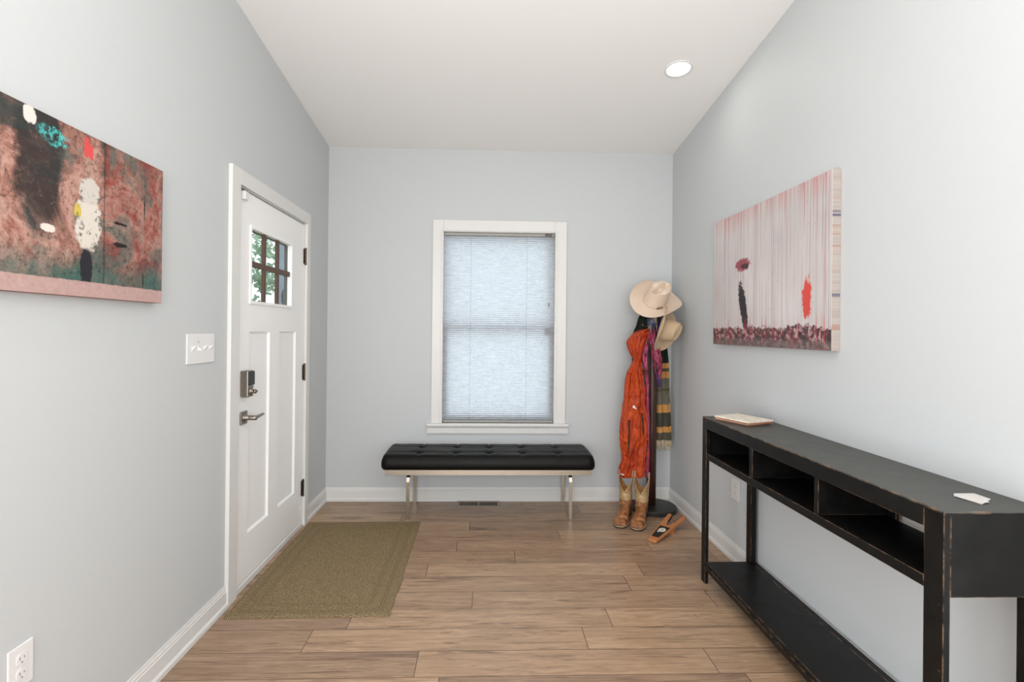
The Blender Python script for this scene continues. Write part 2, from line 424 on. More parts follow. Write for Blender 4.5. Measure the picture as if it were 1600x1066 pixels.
# sloped bead around each recessed panel
def ring_bead(bm, y0, y1, z0, z1, x_out, x_in, wd):
    o_ = [(y0, z0), (y1, z0), (y1, z1), (y0, z1)]; i_ = [(y0 + wd, z0 + wd), (y1 - wd, z0 + wd), (y1 - wd, z1 - wd), (y0 + wd, z1 - wd)]
    O = [bm.verts.new((x_out, y, z)) for y, z in o_]; I = [bm.verts.new((x_in, y, z)) for y, z in i_]; K = [bm.verts.new((x_in - 0.002, y, z)) for y, z in o_]
    for k in range(4):
        n = (k + 1) % 4
        bm.faces.new((O[k], O[n], I[n], I[k])); bm.faces.new((I[k], I[n], K[n], K[k])); bm.faces.new((K[k], K[n], O[n], O[k]))
for y0, y1 in ((2.792, 3.052), (3.192, 3.462)):
    bm = bmesh.new(); ring_bead(bm, y0, y1, 0.272, 1.343, XF, XF - 0.0118, 0.010)
    obj('panel_bead', bm, DOORW, leaf)
bm = bmesh.new()
wd = 0.018
for a in ((GY0 - wd, GY0, GZ0 - wd, GZ1 + wd), (GY1, GY1 + wd, GZ0 - wd, GZ1 + wd), (GY0, GY1, GZ0 - wd, GZ0), (GY0, GY1, GZ1, GZ1 + wd)):
    box(bm, XF - 0.001, XF + 0.007, a[0], a[1], a[2], a[3])
bevel(obj('glass_surround', bm, DOORW, leaf), 0.003)
def glass_mat(name, tint, gl=0.06):
    m = MT(name); m.N.remove(m.b)
    tr = m.N.new('ShaderNodeBsdfTransparent'); tr.inputs[0].default_value = tint
    g = m.N.new('ShaderNodeBsdfGlossy'); g.inputs['Roughness'].default_value = 0.02
    mx = m.N.new('ShaderNodeMixShader'); mx.inputs[0].default_value = gl
    m.L.new(tr.outputs[0], mx.inputs[1]); m.L.new(g.outputs[0], mx.inputs[2]); m.L.new(mx.outputs[0], m.N['Material Output'].inputs[0]); return m.m
GLASS = glass_mat('clear_glass', (0.93, 0.96, 0.96, 1))
bm = bmesh.new()
for a in ((GY0, GY0 + 0.0015, GZ0, GZ1), (GY1 - 0.0015, GY1, GZ0, GZ1), (GY0 + 0.0015, GY1 - 0.0015, GZ0, GZ0 + 0.0015), (GY0 + 0.0015, GY1 - 0.0015, GZ1 - 0.0015, GZ1)): box(bm, XK + 0.001, XL - 0.0225, *a)
tag(obj('glazing_spacer', bm, plain('dark_spacer', srgb(64, 58, 54), 0.6, bump=(60, 0.1)), door), 'dark spacer around the glass')
obj('glass_pane', BX(XL - 0.022, XL - 0.0218, GY0, GY1, GZ0, GZ1), GLASS, door)
MUNT = plain('dark_brown_muntin', srgb(88, 62, 48), 0.5, bump=(60, 0.1))
gm = (GZ0 + GZ1) / 2 + 0.008
gw = (GY1 - GY0) / 3
bm = bmesh.new()
for x0, x1 in ((XL - 0.0215, XL - 0.006),):
    for yy in (GY0 + gw, GY0 + 2 * gw): box(bm, x0, x1, yy - 0.014, yy + 0.014, GZ0, GZ1)
    for a, b2 in ((GY0, GY0 + gw - 0.014), (GY0 + gw + 0.014, GY0 + 2 * gw - 0.014), (GY0 + 2 * gw + 0.014, GY1)):
        box(bm, x0, x1, a, b2, gm - 0.015, gm + 0.015)
tag(obj('muntin_grid', bm, MUNT, door), 'dark brown muntin grid dividing the glass')
# hinges
for z in (1.86, 1.063, 0.264):
    bm = bmesh.new()
    lathe(bm, [(0.0065, z - 0.053), (0.0065, z + 0.053)], (XL + 0.007, DY1 + 0.002, 0), 12)
    for q in (-0.056, 0.056): lathe(bm, [(0.004, z + q - 0.003), (0.0075, z + q), (0.004, z + q + 0.003)], (XL + 0.007, DY1 + 0.002, 0), 12)
    box(bm, XL - 0.001, XL + 0.0025, DY1 - 0.022, DY1 + 0.0005, z - 0.05, z + 0.05)
    tag(obj('hinge', bm, HINGE, door), 'dark metal hinge')
# electronic deadbolt
dl = bevel(obj('deadbolt_lock', BX(XF, XF + 0.042, 2.692, 2.757, 1.005, 1.142), NICKEL, door), 0.006, 3)
tag(dl, 'satin nickel deadbolt with black battery cover')
bevel(obj('battery_cover', BX(XF + 0.036, XF + 0.049, 2.694, 2.755, 1.066, 1.139), plain('black_cover', srgb(28, 28, 30), 0.4, bump=(80, 0.05)), dl), 0.005, 3)
bm = bmesh.new(); lathe(bm, [(0.021, 0), (0.021, 0.004), (0.010, 0.007), (0.009, 0.018), (0.012, 0.02), (0.011, 0.027), (0.004, 0.03)], (XF + 0.041, 2.725, 1.034), 20, 'x')
box(bm, XF + 0.058, XF + 0.070, 2.709, 2.741, 1.029, 1.039)
obj('thumb_turn', bm, NICKEL, dl, True)
# lever handle
lv = bevel(obj('lever_handle', BX(XF, XF + 0.010, 2.692, 2.760, 0.862, 0.930), NICKEL, door), 0.003)
tag(lv, 'satin nickel lever on a square rose')
bm = bmesh.new(); lathe(bm, [(0.022, 0), (0.022, 0.004), (0.014, 0.006), (0.0125, 0.030), (0.0125, 0.060), (0.010, 0.064)], (XF + 0.008, 2.726, 0.896), 24, 'x')
obj('spindle', bm, NICKEL, lv, True)
bm = bmesh.new()
tube(bm, [(XF + 0.060, 2.716, 0.896), (XF + 0.060, 2.75, 0.896), (XF + 0.058, 2.79, 0.897), (XF + 0.055, 2.84, 0.899), (XF + 0.052, 2.850, 0.899)], [0.0115, 0.0115, 0.010, 0.0085, 0.006], 12, 0.75)
obj('lever_arm', bm, NICKEL, lv, True)
# contact sensor
s_ = bevel(obj('door_sensor', BX(XF, XF + 0.022, 2.682, 2.722, 2.022, 2.066), PLAST, door), 0.003)
tag(s_, 'small white contact sensor')
obj('sensor_bracket', BX(XF, XF + 0.020, 2.676, 2.710, 2.0665, 2.072), NICKEL, s_)

# ------------------------------------------------------------------ window
win = thing('window_1', 'white framed double hung window on the end wall', 'window', (0.105, YB, WZ0), kind='structure')
bm = bmesh.new()
y1 = YB + 0.001; y0 = YB - 0.018
box(bm, -0.4307, WX0 + 0.003, y0, y1, WZ0, 2.240); box(bm, WX1 - 0.003, 0.641, y0, y1, WZ0, 2.240); box(bm, WX0 + 0.003, WX1 - 0.003, y0, y1, WZ1 - 0.003, 2.240)
bevel(obj('window_casing', bm, TRIM, win), 0.003)
bm = bmesh.new()
for d, a in ((0.004, 0),):
    box(bm, -0.352 - 0.012, -0.352, y0 - 0.005, y0 + 0.001, WZ0, WZ1 + 0.016); box(bm, 0.5555, 0.5675, y0 - 0.005, y0 + 0.001, WZ0, WZ1 + 0.016); box(bm, -0.352, 0.5555, y0 - 0.005, y0 + 0.001, WZ1 + 0.004, WZ1 + 0.016)
bevel(obj('casing_bead', bm, TRIM, win), 0.002)
bevel(obj('window_stool', BX(-0.463, 0.669, YB - 0.045, YB + 0.14, 0.602, WZ0), TRIM, win), 0.004)
bm = bmesh.new(); prism(bm, [(YB + 0.001, 0.536), (YB - 0.012, 0.536), (YB - 0.016, 0.545), (YB - 0.016, 0.585), (YB - 0.022, 0.594), (YB - 0.022, 0.602), (YB + 0.001, 0.602)], 'x', -0.460, 0.666)
obj('window_apron', bm, TRIM, win)
bm = bmesh.new()
for a in ((WX0, WX0 + 0.004, WZ0, WZ1), (WX1 - 0.004, WX1, WZ0, WZ1), (WX0 + 0.004, WX1 - 0.004, WZ1 - 0.004, WZ1)): box(bm, a[0], a[1], YB, YB + 0.14, a[2], a[3])
obj('window_jamb', bm, TRIM, win)
VINYL = plain('window_vinyl', srgb(92, 88, 82), 0.4, bump=(40, 0.03))
zm = 1.385
def sash(name, ya, yb3, z0, z1, bw, tw, sw):
    bm = bmesh.new(); xa, xb = WX0 + 0.006, WX1 - 0.006
    box(bm, xa, xa + sw, ya, yb3, z0, z1); box(bm, xb - sw, xb, ya, yb3, z0, z1)
    box(bm, xa + sw, xb - sw, ya, yb3, z0, z0 + bw); box(bm, xa + sw, xb - sw, ya, yb3, z1 - tw, z1)
    s = bevel(obj(name, bm, VINYL, win), 0.003)
    ym = (ya + yb3) / 2
    obj('glass_pane', BX(xa + sw, xb - sw, ym - 0.002, ym + 0.002, z0 + bw, z1 - tw), GLASS, s)
    return s
low = sash('lower_sash', YB + 0.037, YB + 0.063, WZ0 + 0.004, zm + 0.02, 0.052, 0.030, 0.036)
sash('upper_sash', YB + 0.066, YB + 0.092, zm - 0.02, WZ1 - 0.006, 0.040, 0.045, 0.035)
bm = bmesh.new(); box(bm, 0.470, 0.535, YB + 0.0290, YB + 0.0368, zm - 0.06, zm + 0.0)
tag(obj('sash_lock', bm, HINGE, win), 'dark sash lock showing through the shade')

def blind_mat():
    m = MT('cellular_shade_fabric', srgb(226, 232, 238), 0.8); v = m.coord('Object')
    m.N.remove(m.b)
    f = m.noise(m.coord('Object', scale=(5, 1, 40)), 2, 3)
    col = m.ramp(f, [(0.3, srgb(228, 231, 236)), (0.7, srgb(240, 243, 248))])
    d = m.N.new('ShaderNodeBsdfDiffuse'); t = m.N.new('ShaderNodeBsdfTranslucent'); m.L.new(col, d.inputs[0]); m.L.new(col, t.inputs[0])
    mx = m.N.new('ShaderNodeMixShader'); mx.inputs[0].default_value = 0.78
    m.L.new(d.outputs[0], mx.inputs[1]); m.L.new(t.outputs[0], mx.inputs[2]); m.L.new(mx.outputs[0], m.N['Material Output'].inputs[0]); return m.m
BL = thing('window_shade', 'pale blue grey pleated window shade pulled down inside the window frame', 'window shade', (0.102, YB + 0.03, WZ0))
bx0, bx1 = WX0 + 0.007, WX1 - 0.007
bm = bmesh.new(); np_ = 90; zt, zb = 2.122, 0.640
pts = []
for i in range(np_ * 2 + 1): pts.append((YB + 0.014 + (0.011 if i % 2 else 0.0), zt + (zb - zt) * i / (np_ * 2)))
A = [bm.verts.new((bx0, y, z)) for y, z in pts]; B = [bm.verts.new((bx1, y, z)) for y, z in pts]
for i in range(len(pts) - 1): bm.faces.new((A[i], A[i + 1], B[i + 1], B[i]))
obj('pleated_fabric', bm, blind_mat(), BL)
RAILM = plain('grey_shade_rail', srgb(150, 147, 142), 0.45, 0.3, bump=(60, 0.05))
bevel(obj('headrail', BX(bx0, bx1, YB + 0.008, YB + 0.028, 2.122, 2.1455), RAILM, BL), 0.003)
bevel(obj('bottom_rail', BX(bx0, bx1, YB + 0.009, YB + 0.027, 0.6225, 0.640), RAILM, BL), 0.003)
CORDM = plain('shade_cord', srgb(196, 198, 198), 0.7, bump=(200, 0.1))
for x in (-0.126, 0.324):
    bm = bmesh.new(); tube(bm, [(x, YB + 0.0125, 2.122), (x, YB + 0.0125, 0.641)], 0.0008, 6)
    tag(obj('lift_cord', bm, plain('lift_cord_grey', srgb(150, 158, 166), 0.7, bump=(200, 0.1)), BL), 'thin grey lift cord')
bm = bmesh.new(); tube(bm, [(0.499, YB + 0.004, 2.13), (0.499, YB + 0.003, 2.0), (0.502, YB + 0.004, 1.58)], 0.0012, 6)
cd = obj('pull_cord', bm, CORDM, BL)
bm = bmesh.new(); lathe(bm, [(0.002, 2.055), (0.0045, 2.045), (0.006, 2.02), (0.005, 2.012)], (0.499, YB + 0.002, 0), 12); obj('cord_joiner', bm, CORDM, cd)
bm = bmesh.new(); lathe(bm, [(0.002, 1.592), (0.005, 1.585), (0.0065, 1.565), (0.005, 1.56)], (0.502, YB + 0.003, 0), 12); obj('cord_tassel', bm, RAILM, cd)
bevel(obj('cord_lock', BX(0.468, 0.522, YB + 0.001, YB + 0.0085, 2.122, 2.1435), plain('cord_lock_grey', srgb(92, 88, 84), 0.5, bump=(60, 0.1)), BL), 0.002)

# ------------------------------------------------------------------ recessed lamp
n_s = math.atan(SL)
def lamp_power(i): return 0.7 if i == 0 else 4
for i, (lx, ly) in enumerate(LAMPS):
    lz = ceil_z(ly)
    if i == 0:
        lt = thing('recessed_light', 'round white recessed lamp glowing in the sloping ceiling', 'ceiling light', (lx, ly, lz))
        lt.rotation_euler = (-n_s, 0, 0)
        bm = bmesh.new()
        prof = [(0.067, -0.002), (0.069, -0.006), (0.080, -0.005), (0.083, 0.0), (0.083, 0.002), (0.067, 0.002)]
        rings = [[(r * math.cos(2 * PI * k / 48), r * math.sin(2 * PI * k / 48), h) for k in range(48)] for r, h in prof]
        loft(bm, rings + [rings[0]], cap=False); bmesh.ops.remove_doubles(bm, verts=bm.verts, dist=1e-6)
        obj('trim_ring', bm, PLAST, lt, True, local=True)
        em = MT('lamp_diffuser'); em.b.inputs['Emission Color'].default_value = (1, 0.97, 0.93, 1); em.b.inputs['Emission Strength'].default_value = 6
        fz = em.noise(em.coord(), 20); em.b.inputs['Roughness'].default_value = 0.5; em.bump(fz, 0.02)
        bm = bmesh.new(); lathe(bm, [(0.067, 0.001), (0.067, -0.003), (0.05, -0.004)], (0, 0, 0), 48)
        tag(obj('diffuser', bm, em.m, lt, local=True), 'glowing white diffuser')
    l = area('recessed_lamp_glow', (lx, ly, lz - 0.012), (-n_s, 0, 0), 0.13, 0.13, lamp_power(i), (1, 0.955, 0.90), 'DISK')

# ------------------------------------------------------------------ console table
CT = thing('console_table', 'long black worn-edge console table with three open cubbies against the right wall', 'console table', (1.34, 2.06, 0))
cx0, cx1, cy0, cy1 = 1.200, 1.4815, 1.307, 2.812
bm = BX(cx0 - 0.0005, XR - 0.001, cy0 - 0.0005, cy1 + 0.0005, 0.8972, 0.902); bevel(obj('tabletop', bm, mat_black('worn_black_sheen_top', srgb(62, 62, 59), srgb(78, 78, 74)), CT), 0.001)  # lighter base colour stands in for grazing reflection on the top; edges worn
for x, nm in ((cx0, 'f'), (cx1 - 0.030, 'b')):
    for y in (cy0, cy1 - 0.050):
        d = 0.019 if nm == 'f' else 0.030
        bevel(obj('leg', BX(x, x + d, y, y + (0.062 if y == cy0 and nm == 'f' else 0.050), 0, 0.897), BLACK, CT), 0.002)
fy0, fy1 = cy0 + 0.0625, cy1 - 0.0505
bevel(obj('front_rail', BX(cx0 + 0.001, cx0 + 0.021, fy0, fy1, 0.841, 0.897), BLACK, CT), 0.002)
bevel(obj('lower_rail', BX(cx0 + 0.001, cx0 + 0.021, fy0, fy1, 0.676, 0.709), BLACK, CT), 0.002)
for a, b2 in ((2.281, 2.309), (1.820, 1.843)):
    bevel(obj('divider', BX(cx0 + 0.002, cx1 - 0.016, a, b2, 0.7095, 0.897), BLACK, CT), 0.002)
obj('cubby_floor', BX(cx0 + 0.022, cx1 - 0.016, fy0, fy1, 0.690, 0.704), BLACK, CT)
bm = bmesh.new(); prism(bm, [(1.790, 0.676), (cy1 - 0.0505, 0.676), (cy1 - 0.0505, 0.897), (cy0 + 0.0505, 0.897), (cy0 + 0.0505, 0.732), (1.790, 0.730)], 'x', cx1 - 0.015, cx1 - 0.003)
obj('back_panel', bm, BLACK, CT)
for y0_, y1_ in ((cy0 + 0.0006, cy0 + 0.020), (cy1 - 0.020, cy1 - 0.0006)):
    bevel(obj('side_panel', BX(cx0 + 0.0192, cx1 - 0.0302, y0_, y1_, 0.676, 0.897), BLACK, CT), 0.001)
bevel(obj('lower_shelf', BX(cx0 + 0.004, cx1 - 0.0305, cy0 + 0.0505, cy1 - 0.0505, 0.100, 0.120), BLACK, CT), 0.002)
obj('shelf_back_strip', BX(cx1 - 0.030, cx1 - 0.002, cy0 + 0.0505, cy1 - 0.0505, 0.100, 0.120), BLACK, CT)
bevel(obj('shelf_apron', BX(cx0 + 0.001, cx0 + 0.018, fy0, fy1, 0.074, 0.0998), BLACK, CT), 0.0015)

# two thin whitewashed wooden boards on the console
def plank_mat():
    m = MT('whitewashed_wood', rough=0.6); v = m.coord(scale=(40, 6, 6)); f = m.noise(v, 2.2, 5, 0.6, 0.6)
    m.base(m.ramp(f, [(0.3, srgb(206, 194, 176)), (0.6, srgb(236, 228, 214))])); m.bump(f, 0.1, 0.001); return m.m
def terracotta(): return plain('reddish_brown_core', srgb(176, 118, 88), 0.7, bump=(80, 0.3), var=0.2)
WW, TC = plank_mat(), terracotta()
def slab(name, quad, z0, th, label, cat, group=None):
    cx = sum(q[0] for q in quad) / 4; cy = sum(q[1] for q in quad) / 4
    t = thing(name, label, cat, (cx, cy, z0), group)
    bm = bmesh.new(); prism(bm, quad, 'z', z0, z0 + th * 0.45); bevel(obj('core', bm, TC, t), 0.0006)
    bm = bmesh.new(); prism(bm, quad, 'z', z0 + th * 0.45 + 0.0001, z0 + th); bevel(obj('face_sheet', bm, WW, t), 0.0008)
    return t
slab('wooden_board', [(1.222, 2.700), (1.300, 2.510), (1.452, 2.580), (1.372, 2.765)], 0.9022, 0.011, 'cream whitewashed board lying directly on the far end of the console', 'board')
slab('wooden_board', [(1.212, 2.690), (1.292, 2.490), (1.455, 2.555), (1.372, 2.758)], 0.9136, 0.013, 'cream whitewashed board lying on top of the other at the far end of the console', 'board')

# folded paper on the near end
bm = bmesh.new()
P_ = [(1.343, 1.432), (1.362, 1.452), (1.415, 1.444), (1.404, 1.384), (1.352, 1.358)]
vb = [bm.verts.new((x, y, z)) for (x, y), z in zip(P_, (0.9027, 0.9035, 0.906, 0.909, 0.9028))]
cc = bm.verts.new((1.38, 1.405, 0.9065))
for i in range(5): bm.faces.new((vb[i], vb[(i + 1) % 5], cc))
for k_ in range(3):
    f = 0.012 * k_
    q = [(1.340 + f, 1.425 - 0.0 + f * 0.9, 0.9042 + 0.0008 * k_), (1.352 + f, 1.362 + f * 0.2, 0.9045 + 0.0008 * k_), (1.364 + f * 0.8, 1.366, 0.9058 + 0.0008 * k_), (1.356 + f, 1.432, 0.9052 + 0.0008 * k_)]
    bm.faces.new([bm.verts.new(p) for p in q])
o = obj('folded_paper', bm, plain('thin_white_paper', srgb(205, 200, 196), 0.7, bump=(60, 0.3)), origin=(1.38, 1.40, 0.902))
sm = o.modifiers.new('solid', 'SOLIDIFY'); sm.thickness = 0.0007; sm.offset = 1
tag(o, 'small folded white slip of paper on the near end of the black console', 'paper')

# ------------------------------------------------------------------ bench
BN = thing('bench', 'black tufted leather bench on brushed steel legs under the window', 'bench', (0.03, 3.90, 0))
hx0, hx1, hy0, hy1 = -0.735, 0.794, 3.676, 4.098
tx = [-0.475, -0.209, 0.032, 0.276, 0.534]; ty = [3.782, 3.950]
def cush():
    bm = bmesh.new(); nx, ny = 140, 44
    def top(x, y):
        ex = min(x - hx0, hx1 - x); ey = min(y - hy0, hy1 - y); e = min(ex, ey)
        r = 0.040; t = min(1, max(0, e) / r); z = 0.428 + 0.040 * math.sqrt(max(0, 1 - (1 - t) ** 2))
        z += 0.008 * math.sin(PI * (y - hy0) / (hy1 - hy0)) 
        for a in tx:
            d = abs(x - a); z -= 0.006 * math.exp(-(d / 0.007) ** 2) * min(1, ey / 0.03)
            for b2 in ty:
                rr_ = math.hypot(x - a, y - b2); z -= 0.020 * math.exp(-(rr_ / 0.026) ** 2)
        for b2 in ty: z -= 0.006 * math.exp(-((y - b2) / 0.007) ** 2) * min(1, max(0, ex) / 0.03)
        z += 0.0025 * noise.noise(Vector((x * 9, y * 14, 1)))
        return z
    g = []
    for i in range(nx + 1):
        row = []
        for j in range(ny + 1):
            fx = i / nx; fy = j / ny
            fx = 0.5 - 0.5 * math.cos(PI * fx) * (0.75 + 0.25 * abs(math.cos(PI * fx))) if (i in (0, nx)) else fx
            x = hx0 + (hx1 - hx0) * fx; y = hy0 + (hy1 - hy0) * fy
            row.append(bm.verts.new((x, y, top(x, y))))
        g.append(row)
    for i in range(nx):
        for j in range(ny): bm.faces.new((g[i][j], g[i + 1][j], g[i + 1][j + 1], g[i][j + 1]))
    loop = [g[i][0] for i in range(nx + 1)] + [g[nx][j] for j in range(1, ny + 1)] + [g[i][ny] for i in range(nx - 1, -1, -1)] + [g[0][j] for j in range(ny - 1, 0, -1)]
    prev = loop
    for z, ins in ((0.412, -0.003), (0.395, -0.004), (0.376, -0.001), (0.3665, 0.006)):
        cur = []
        for v in loop:
            x, y = v.co.x, v.co.y; mx, my = (hx0 + hx1) / 2, (hy0 + hy1) / 2
            cur.append(bm.verts.new((x + (ins if x <= hx0 + 1e-4 else -ins if x >= hx1 - 1e-4 else 0), y + (ins if y <= hy0 + 1e-4 else -ins if y >= hy1 - 1e-4 else 0), z)))
        for k in range(len(loop)): bm.faces.new((prev[k], prev[(k + 1) % len(loop)], cur[(k + 1) % len(loop)], cur[k]))
        prev = cur
    bm.faces.new(prev); return bm
cu = obj('seat_cushion', cush(), LEATHER, BN, True)
# round the plan corners of the cushion
for v in cu.data.vertices:
    X, Y = v.co.x + 0.03, v.co.y + 3.90
    r = 0.045
    for sx, ex in ((1, hx0), (-1, hx1)):
        for sy, ey in ((1, hy0), (-1, hy1)):
            dx, dy = (X - ex) * sx, (Y - ey) * sy
            if dx < r and dy < r:
                m_ = max(r - dx, r - dy); l_ = math.hypot(r - dx, r - dy)
                if l_ > 1e-6:
                    k_ = m_ / l_; v.co.x += ((r - dx) * (1 - k_)) * sx; v.co.y += ((r - dy) * (1 - k_)) * sy
for a in tx:
    for b2 in ty:
        bm = bmesh.new(); lathe(bm, [(0.010, 0.4500), (0.0095, 0.4535), (0.006, 0.4555), (0.002, 0.456)], (a, b2, 0), 14)
        obj('tuft_button', bm, LEATHER, cu, True)
bm = bmesh.new()
box(bm, -0.709, 0.771, 3.702, 3.714, 0.324, 0.3655); box(bm, -0.709, 0.771, 4.066, 4.078, 0.324, 0.3655)
box(bm, -0.709, -0.697, 3.714, 4.066, 0.324, 0.3655); box(bm, 0.759, 0.771, 3.714, 4.066, 0.324, 0.3655)
bevel(obj('seat_frame', bm, STEEL, BN), 0.001)
for x in (-0.547, 0.623):
    for s, yf in ((1, 3.716), (-1, 4.092)):
        bm = bmesh.new(); bar(bm, [(x, yf, 0.0), (x, yf, 0.272), (x, yf + s * 0.014, 0.298), (x, yf + s * 0.040, 0.3165), (x, 3.904 - s * 0.0003, 0.3165)], 0.024, 0.014)
        bevel(obj('leg', bm, STEEL, BN), 0.0015)

# ------------------------------------------------------------------ floor vent and doormat
FV = thing('floor_vent', 'steel floor vent register under the bench', 'floor vent', (-0.045, 4.045, 0))
vx0, vx1, vy0, vy1 = -0.213, 0.122, 3.985, 4.112
VENT = plain('vent_metal', srgb(140, 128, 112), 0.4, 0.7, bump=(80, 0.08))
bm = bmesh.new(); zv = 0.005
for a in ((vx0, vx1, vy0, vy0 + 0.022), (vx0, vx1, vy1 - 0.022, vy1), (vx0, vx0 + 0.022, vy0 + 0.022, vy1 - 0.022), (vx1 - 0.022, vx1, vy0 + 0.022, vy1 - 0.022), (-0.053, -0.038, vy0 + 0.022, vy1 - 0.022)):
    box(bm, a[0], a[1], a[2], a[3], 0.0002, zv)
obj('frame', bm, VENT, FV)
bm = bmesh.new(); n_ = 13
for xa, xb in ((vx0 + 0.022, -0.053), (-0.038, vx1 - 0.022)):
    for i in range(1, n_):
        x = xa + (xb - xa) * i / n_; box(bm, x - 0.0016, x + 0.0016, vy0 + 0.022, vy1 - 0.022, 0.001, 0.0045)
obj('louvres', bm, VENT, FV)
obj('duct_backing', BX(vx0 + 0.021, vx1 - 0.021, vy0 + 0.021, vy1 - 0.021, 0.0003, 0.0009), DARKSLOT, FV)

RC = (-0.834, 3.066, 0)
bm = bmesh.new(); hw, hl = 0.386, 0.604; nx, ny = 60, 90
g = [[None] * (ny + 1) for _ in range(nx + 1)]
for i in range(nx + 1):
    for j in range(ny + 1):
        x = -hw + 2 * hw * i / nx; y = -hl + 2 * hl * j / ny
        wob = 0.0022 * noise.noise(Vector((x * 18, y * 18, 0)))
        ex = 0.0 if 0 < i < nx else wob; ey = 0.0 if 0 < j < ny else wob
        e = min(hw - abs(x), hl - abs(y)); z = 0.0075 - (0.003 if e < 0.001 else 0)
        for d in (0.045, 0.058, 0.105, 0.118): z -= 0.0 if abs(e - d) > 0.008 else 0.0008
        g[i][j] = bm.verts.new((x + ex, y + ey + 0.004 * x, z + 0.0004 * noise.noise(Vector((x * 50, y * 50, 3)))))
for i in range(nx):
    for j in range(ny): bm.faces.new((g[i][j], g[i + 1][j], g[i + 1][j + 1], g[i][j + 1]))
loop = [g[i][0] for i in range(nx + 1)] + [g[nx][j] for j in range(1, ny + 1)] + [g[i][ny] for i in range(nx - 1, -1, -1)] + [g[0][j] for j in range(ny - 1, 0, -1)]
lo = [bm.verts.new((v.co.x, v.co.y, 0.0006)) for v in loop]
for k in range(len(loop)): bm.faces.new((loop[k], lo[k], lo[(k + 1) % len(loop)], loop[(k + 1) % len(loop)]))
bm.faces.new(lo)
o = obj('doormat', bm, mat_rug(), local=True); o.location = RC; o.rotation_euler = (0, 0, R(0.3))
tag(o, 'brown woven doormat with border lines lying beside the entrance door', 'doormat')

# ------------------------------------------------------------------ wall plates
def screw(bm, x, y, z, s): lathe(bm, [(0.003, 0), (0.003, 0.0012 * s), (0.001, 0.0016 * s)], (x, y, z), 10, 'x')
SW = thing('light_switch', 'white four-gang light switch plate beside the entrance door', 'light switch', (XL, 2.317, 1.269))
bevel(obj('wall_plate', BX(XL, XL + 0.006, 2.208, 2.428, 1.205, 1.335), PLAST, SW), 0.003, 3)
for i, up in enumerate((1, -1, 1, 1)):
    y = 2.317 + (i - 1.5) * 0.046
    bm = bmesh.new(); box(bm, XL + 0.0055, XL + 0.0072, y - 0.006, y + 0.006, 1.257, 1.283)
    prism(bm, [(XL + 0.007, 1.263), (XL + 0.020, 1.270 + 0.009 * up), (XL + 0.020, 1.277 + 0.009 * up), (XL + 0.007, 1.277)], 'y', y - 0.0045, y + 0.0045)
    bevel(obj('toggle', bm, PLAST, SW), 0.0008)
bm = bmesh.new(); screw(bm, XL + 0.0058, 2.294, 1.300, 1); tag(obj('plate_screw', bm, NICKEL, SW), 'small grey plate screw')
def outlet(x, y, z, s, label, h=0.118, wd_=0.078):
    t = thing('wall_outlet', label, 'outlet', (x, y, z))
    def bx(a, b2): return (min(x + s * a, x + s * b2), max(x + s * a, x + s * b2))
    bevel(obj('cover_plate', BX(*bx(0, 0.006), y - wd_ / 2, y + wd_ / 2, z - h / 2, z + h / 2), PLAST, t), 0.003, 3)
    for q in (0.0205, -0.0205):
        bm = bmesh.new(); pts = []
        for k in range(28):
            a = 2 * PI * k / 28; pts.append((y + max(-0.0165, min(0.0165, 0.0195 * math.cos(a))), z + q + 0.0165 * math.sin(a)))
        prism(bm, pts, 'x', *bx(0.0061, 0.0085))
        r = bevel(obj('receptacle', bm, PLAST, t), 0.0008)
        bm = bmesh.new()
        for dy, hh in ((-0.0065, 0.004), (0.0065, 0.0032)): box(bm, *bx(0.0086, 0.0089), y + dy - 0.0011, y + dy + 0.0011, z + q + 0.003 - hh, z + q + 0.003 + hh)
        lathe(bm, [(0.0024, 0.0), (0.0024, s * 0.0003)], (x + s * 0.0086, y, z + q - 0.0085), 10, 'x')
        tag(obj('slots', bm, plain('slot_grey', srgb(120, 118, 115), 0.7, bump=(60, 0.1)), r), 'grey slots')
    bm = bmesh.new(); screw(bm, x + s * 0.0059, y, z, s); obj('plate_screw', bm, PLAST, t)
outlet(XL, 1.447, 0.438, 1, 'white wall outlet low on the wall below the rusty canvas')
outlet(XR, 3.028, 0.430, -1, 'white wall outlet seen beneath the black console on the right wall', 0.125, 0.095)

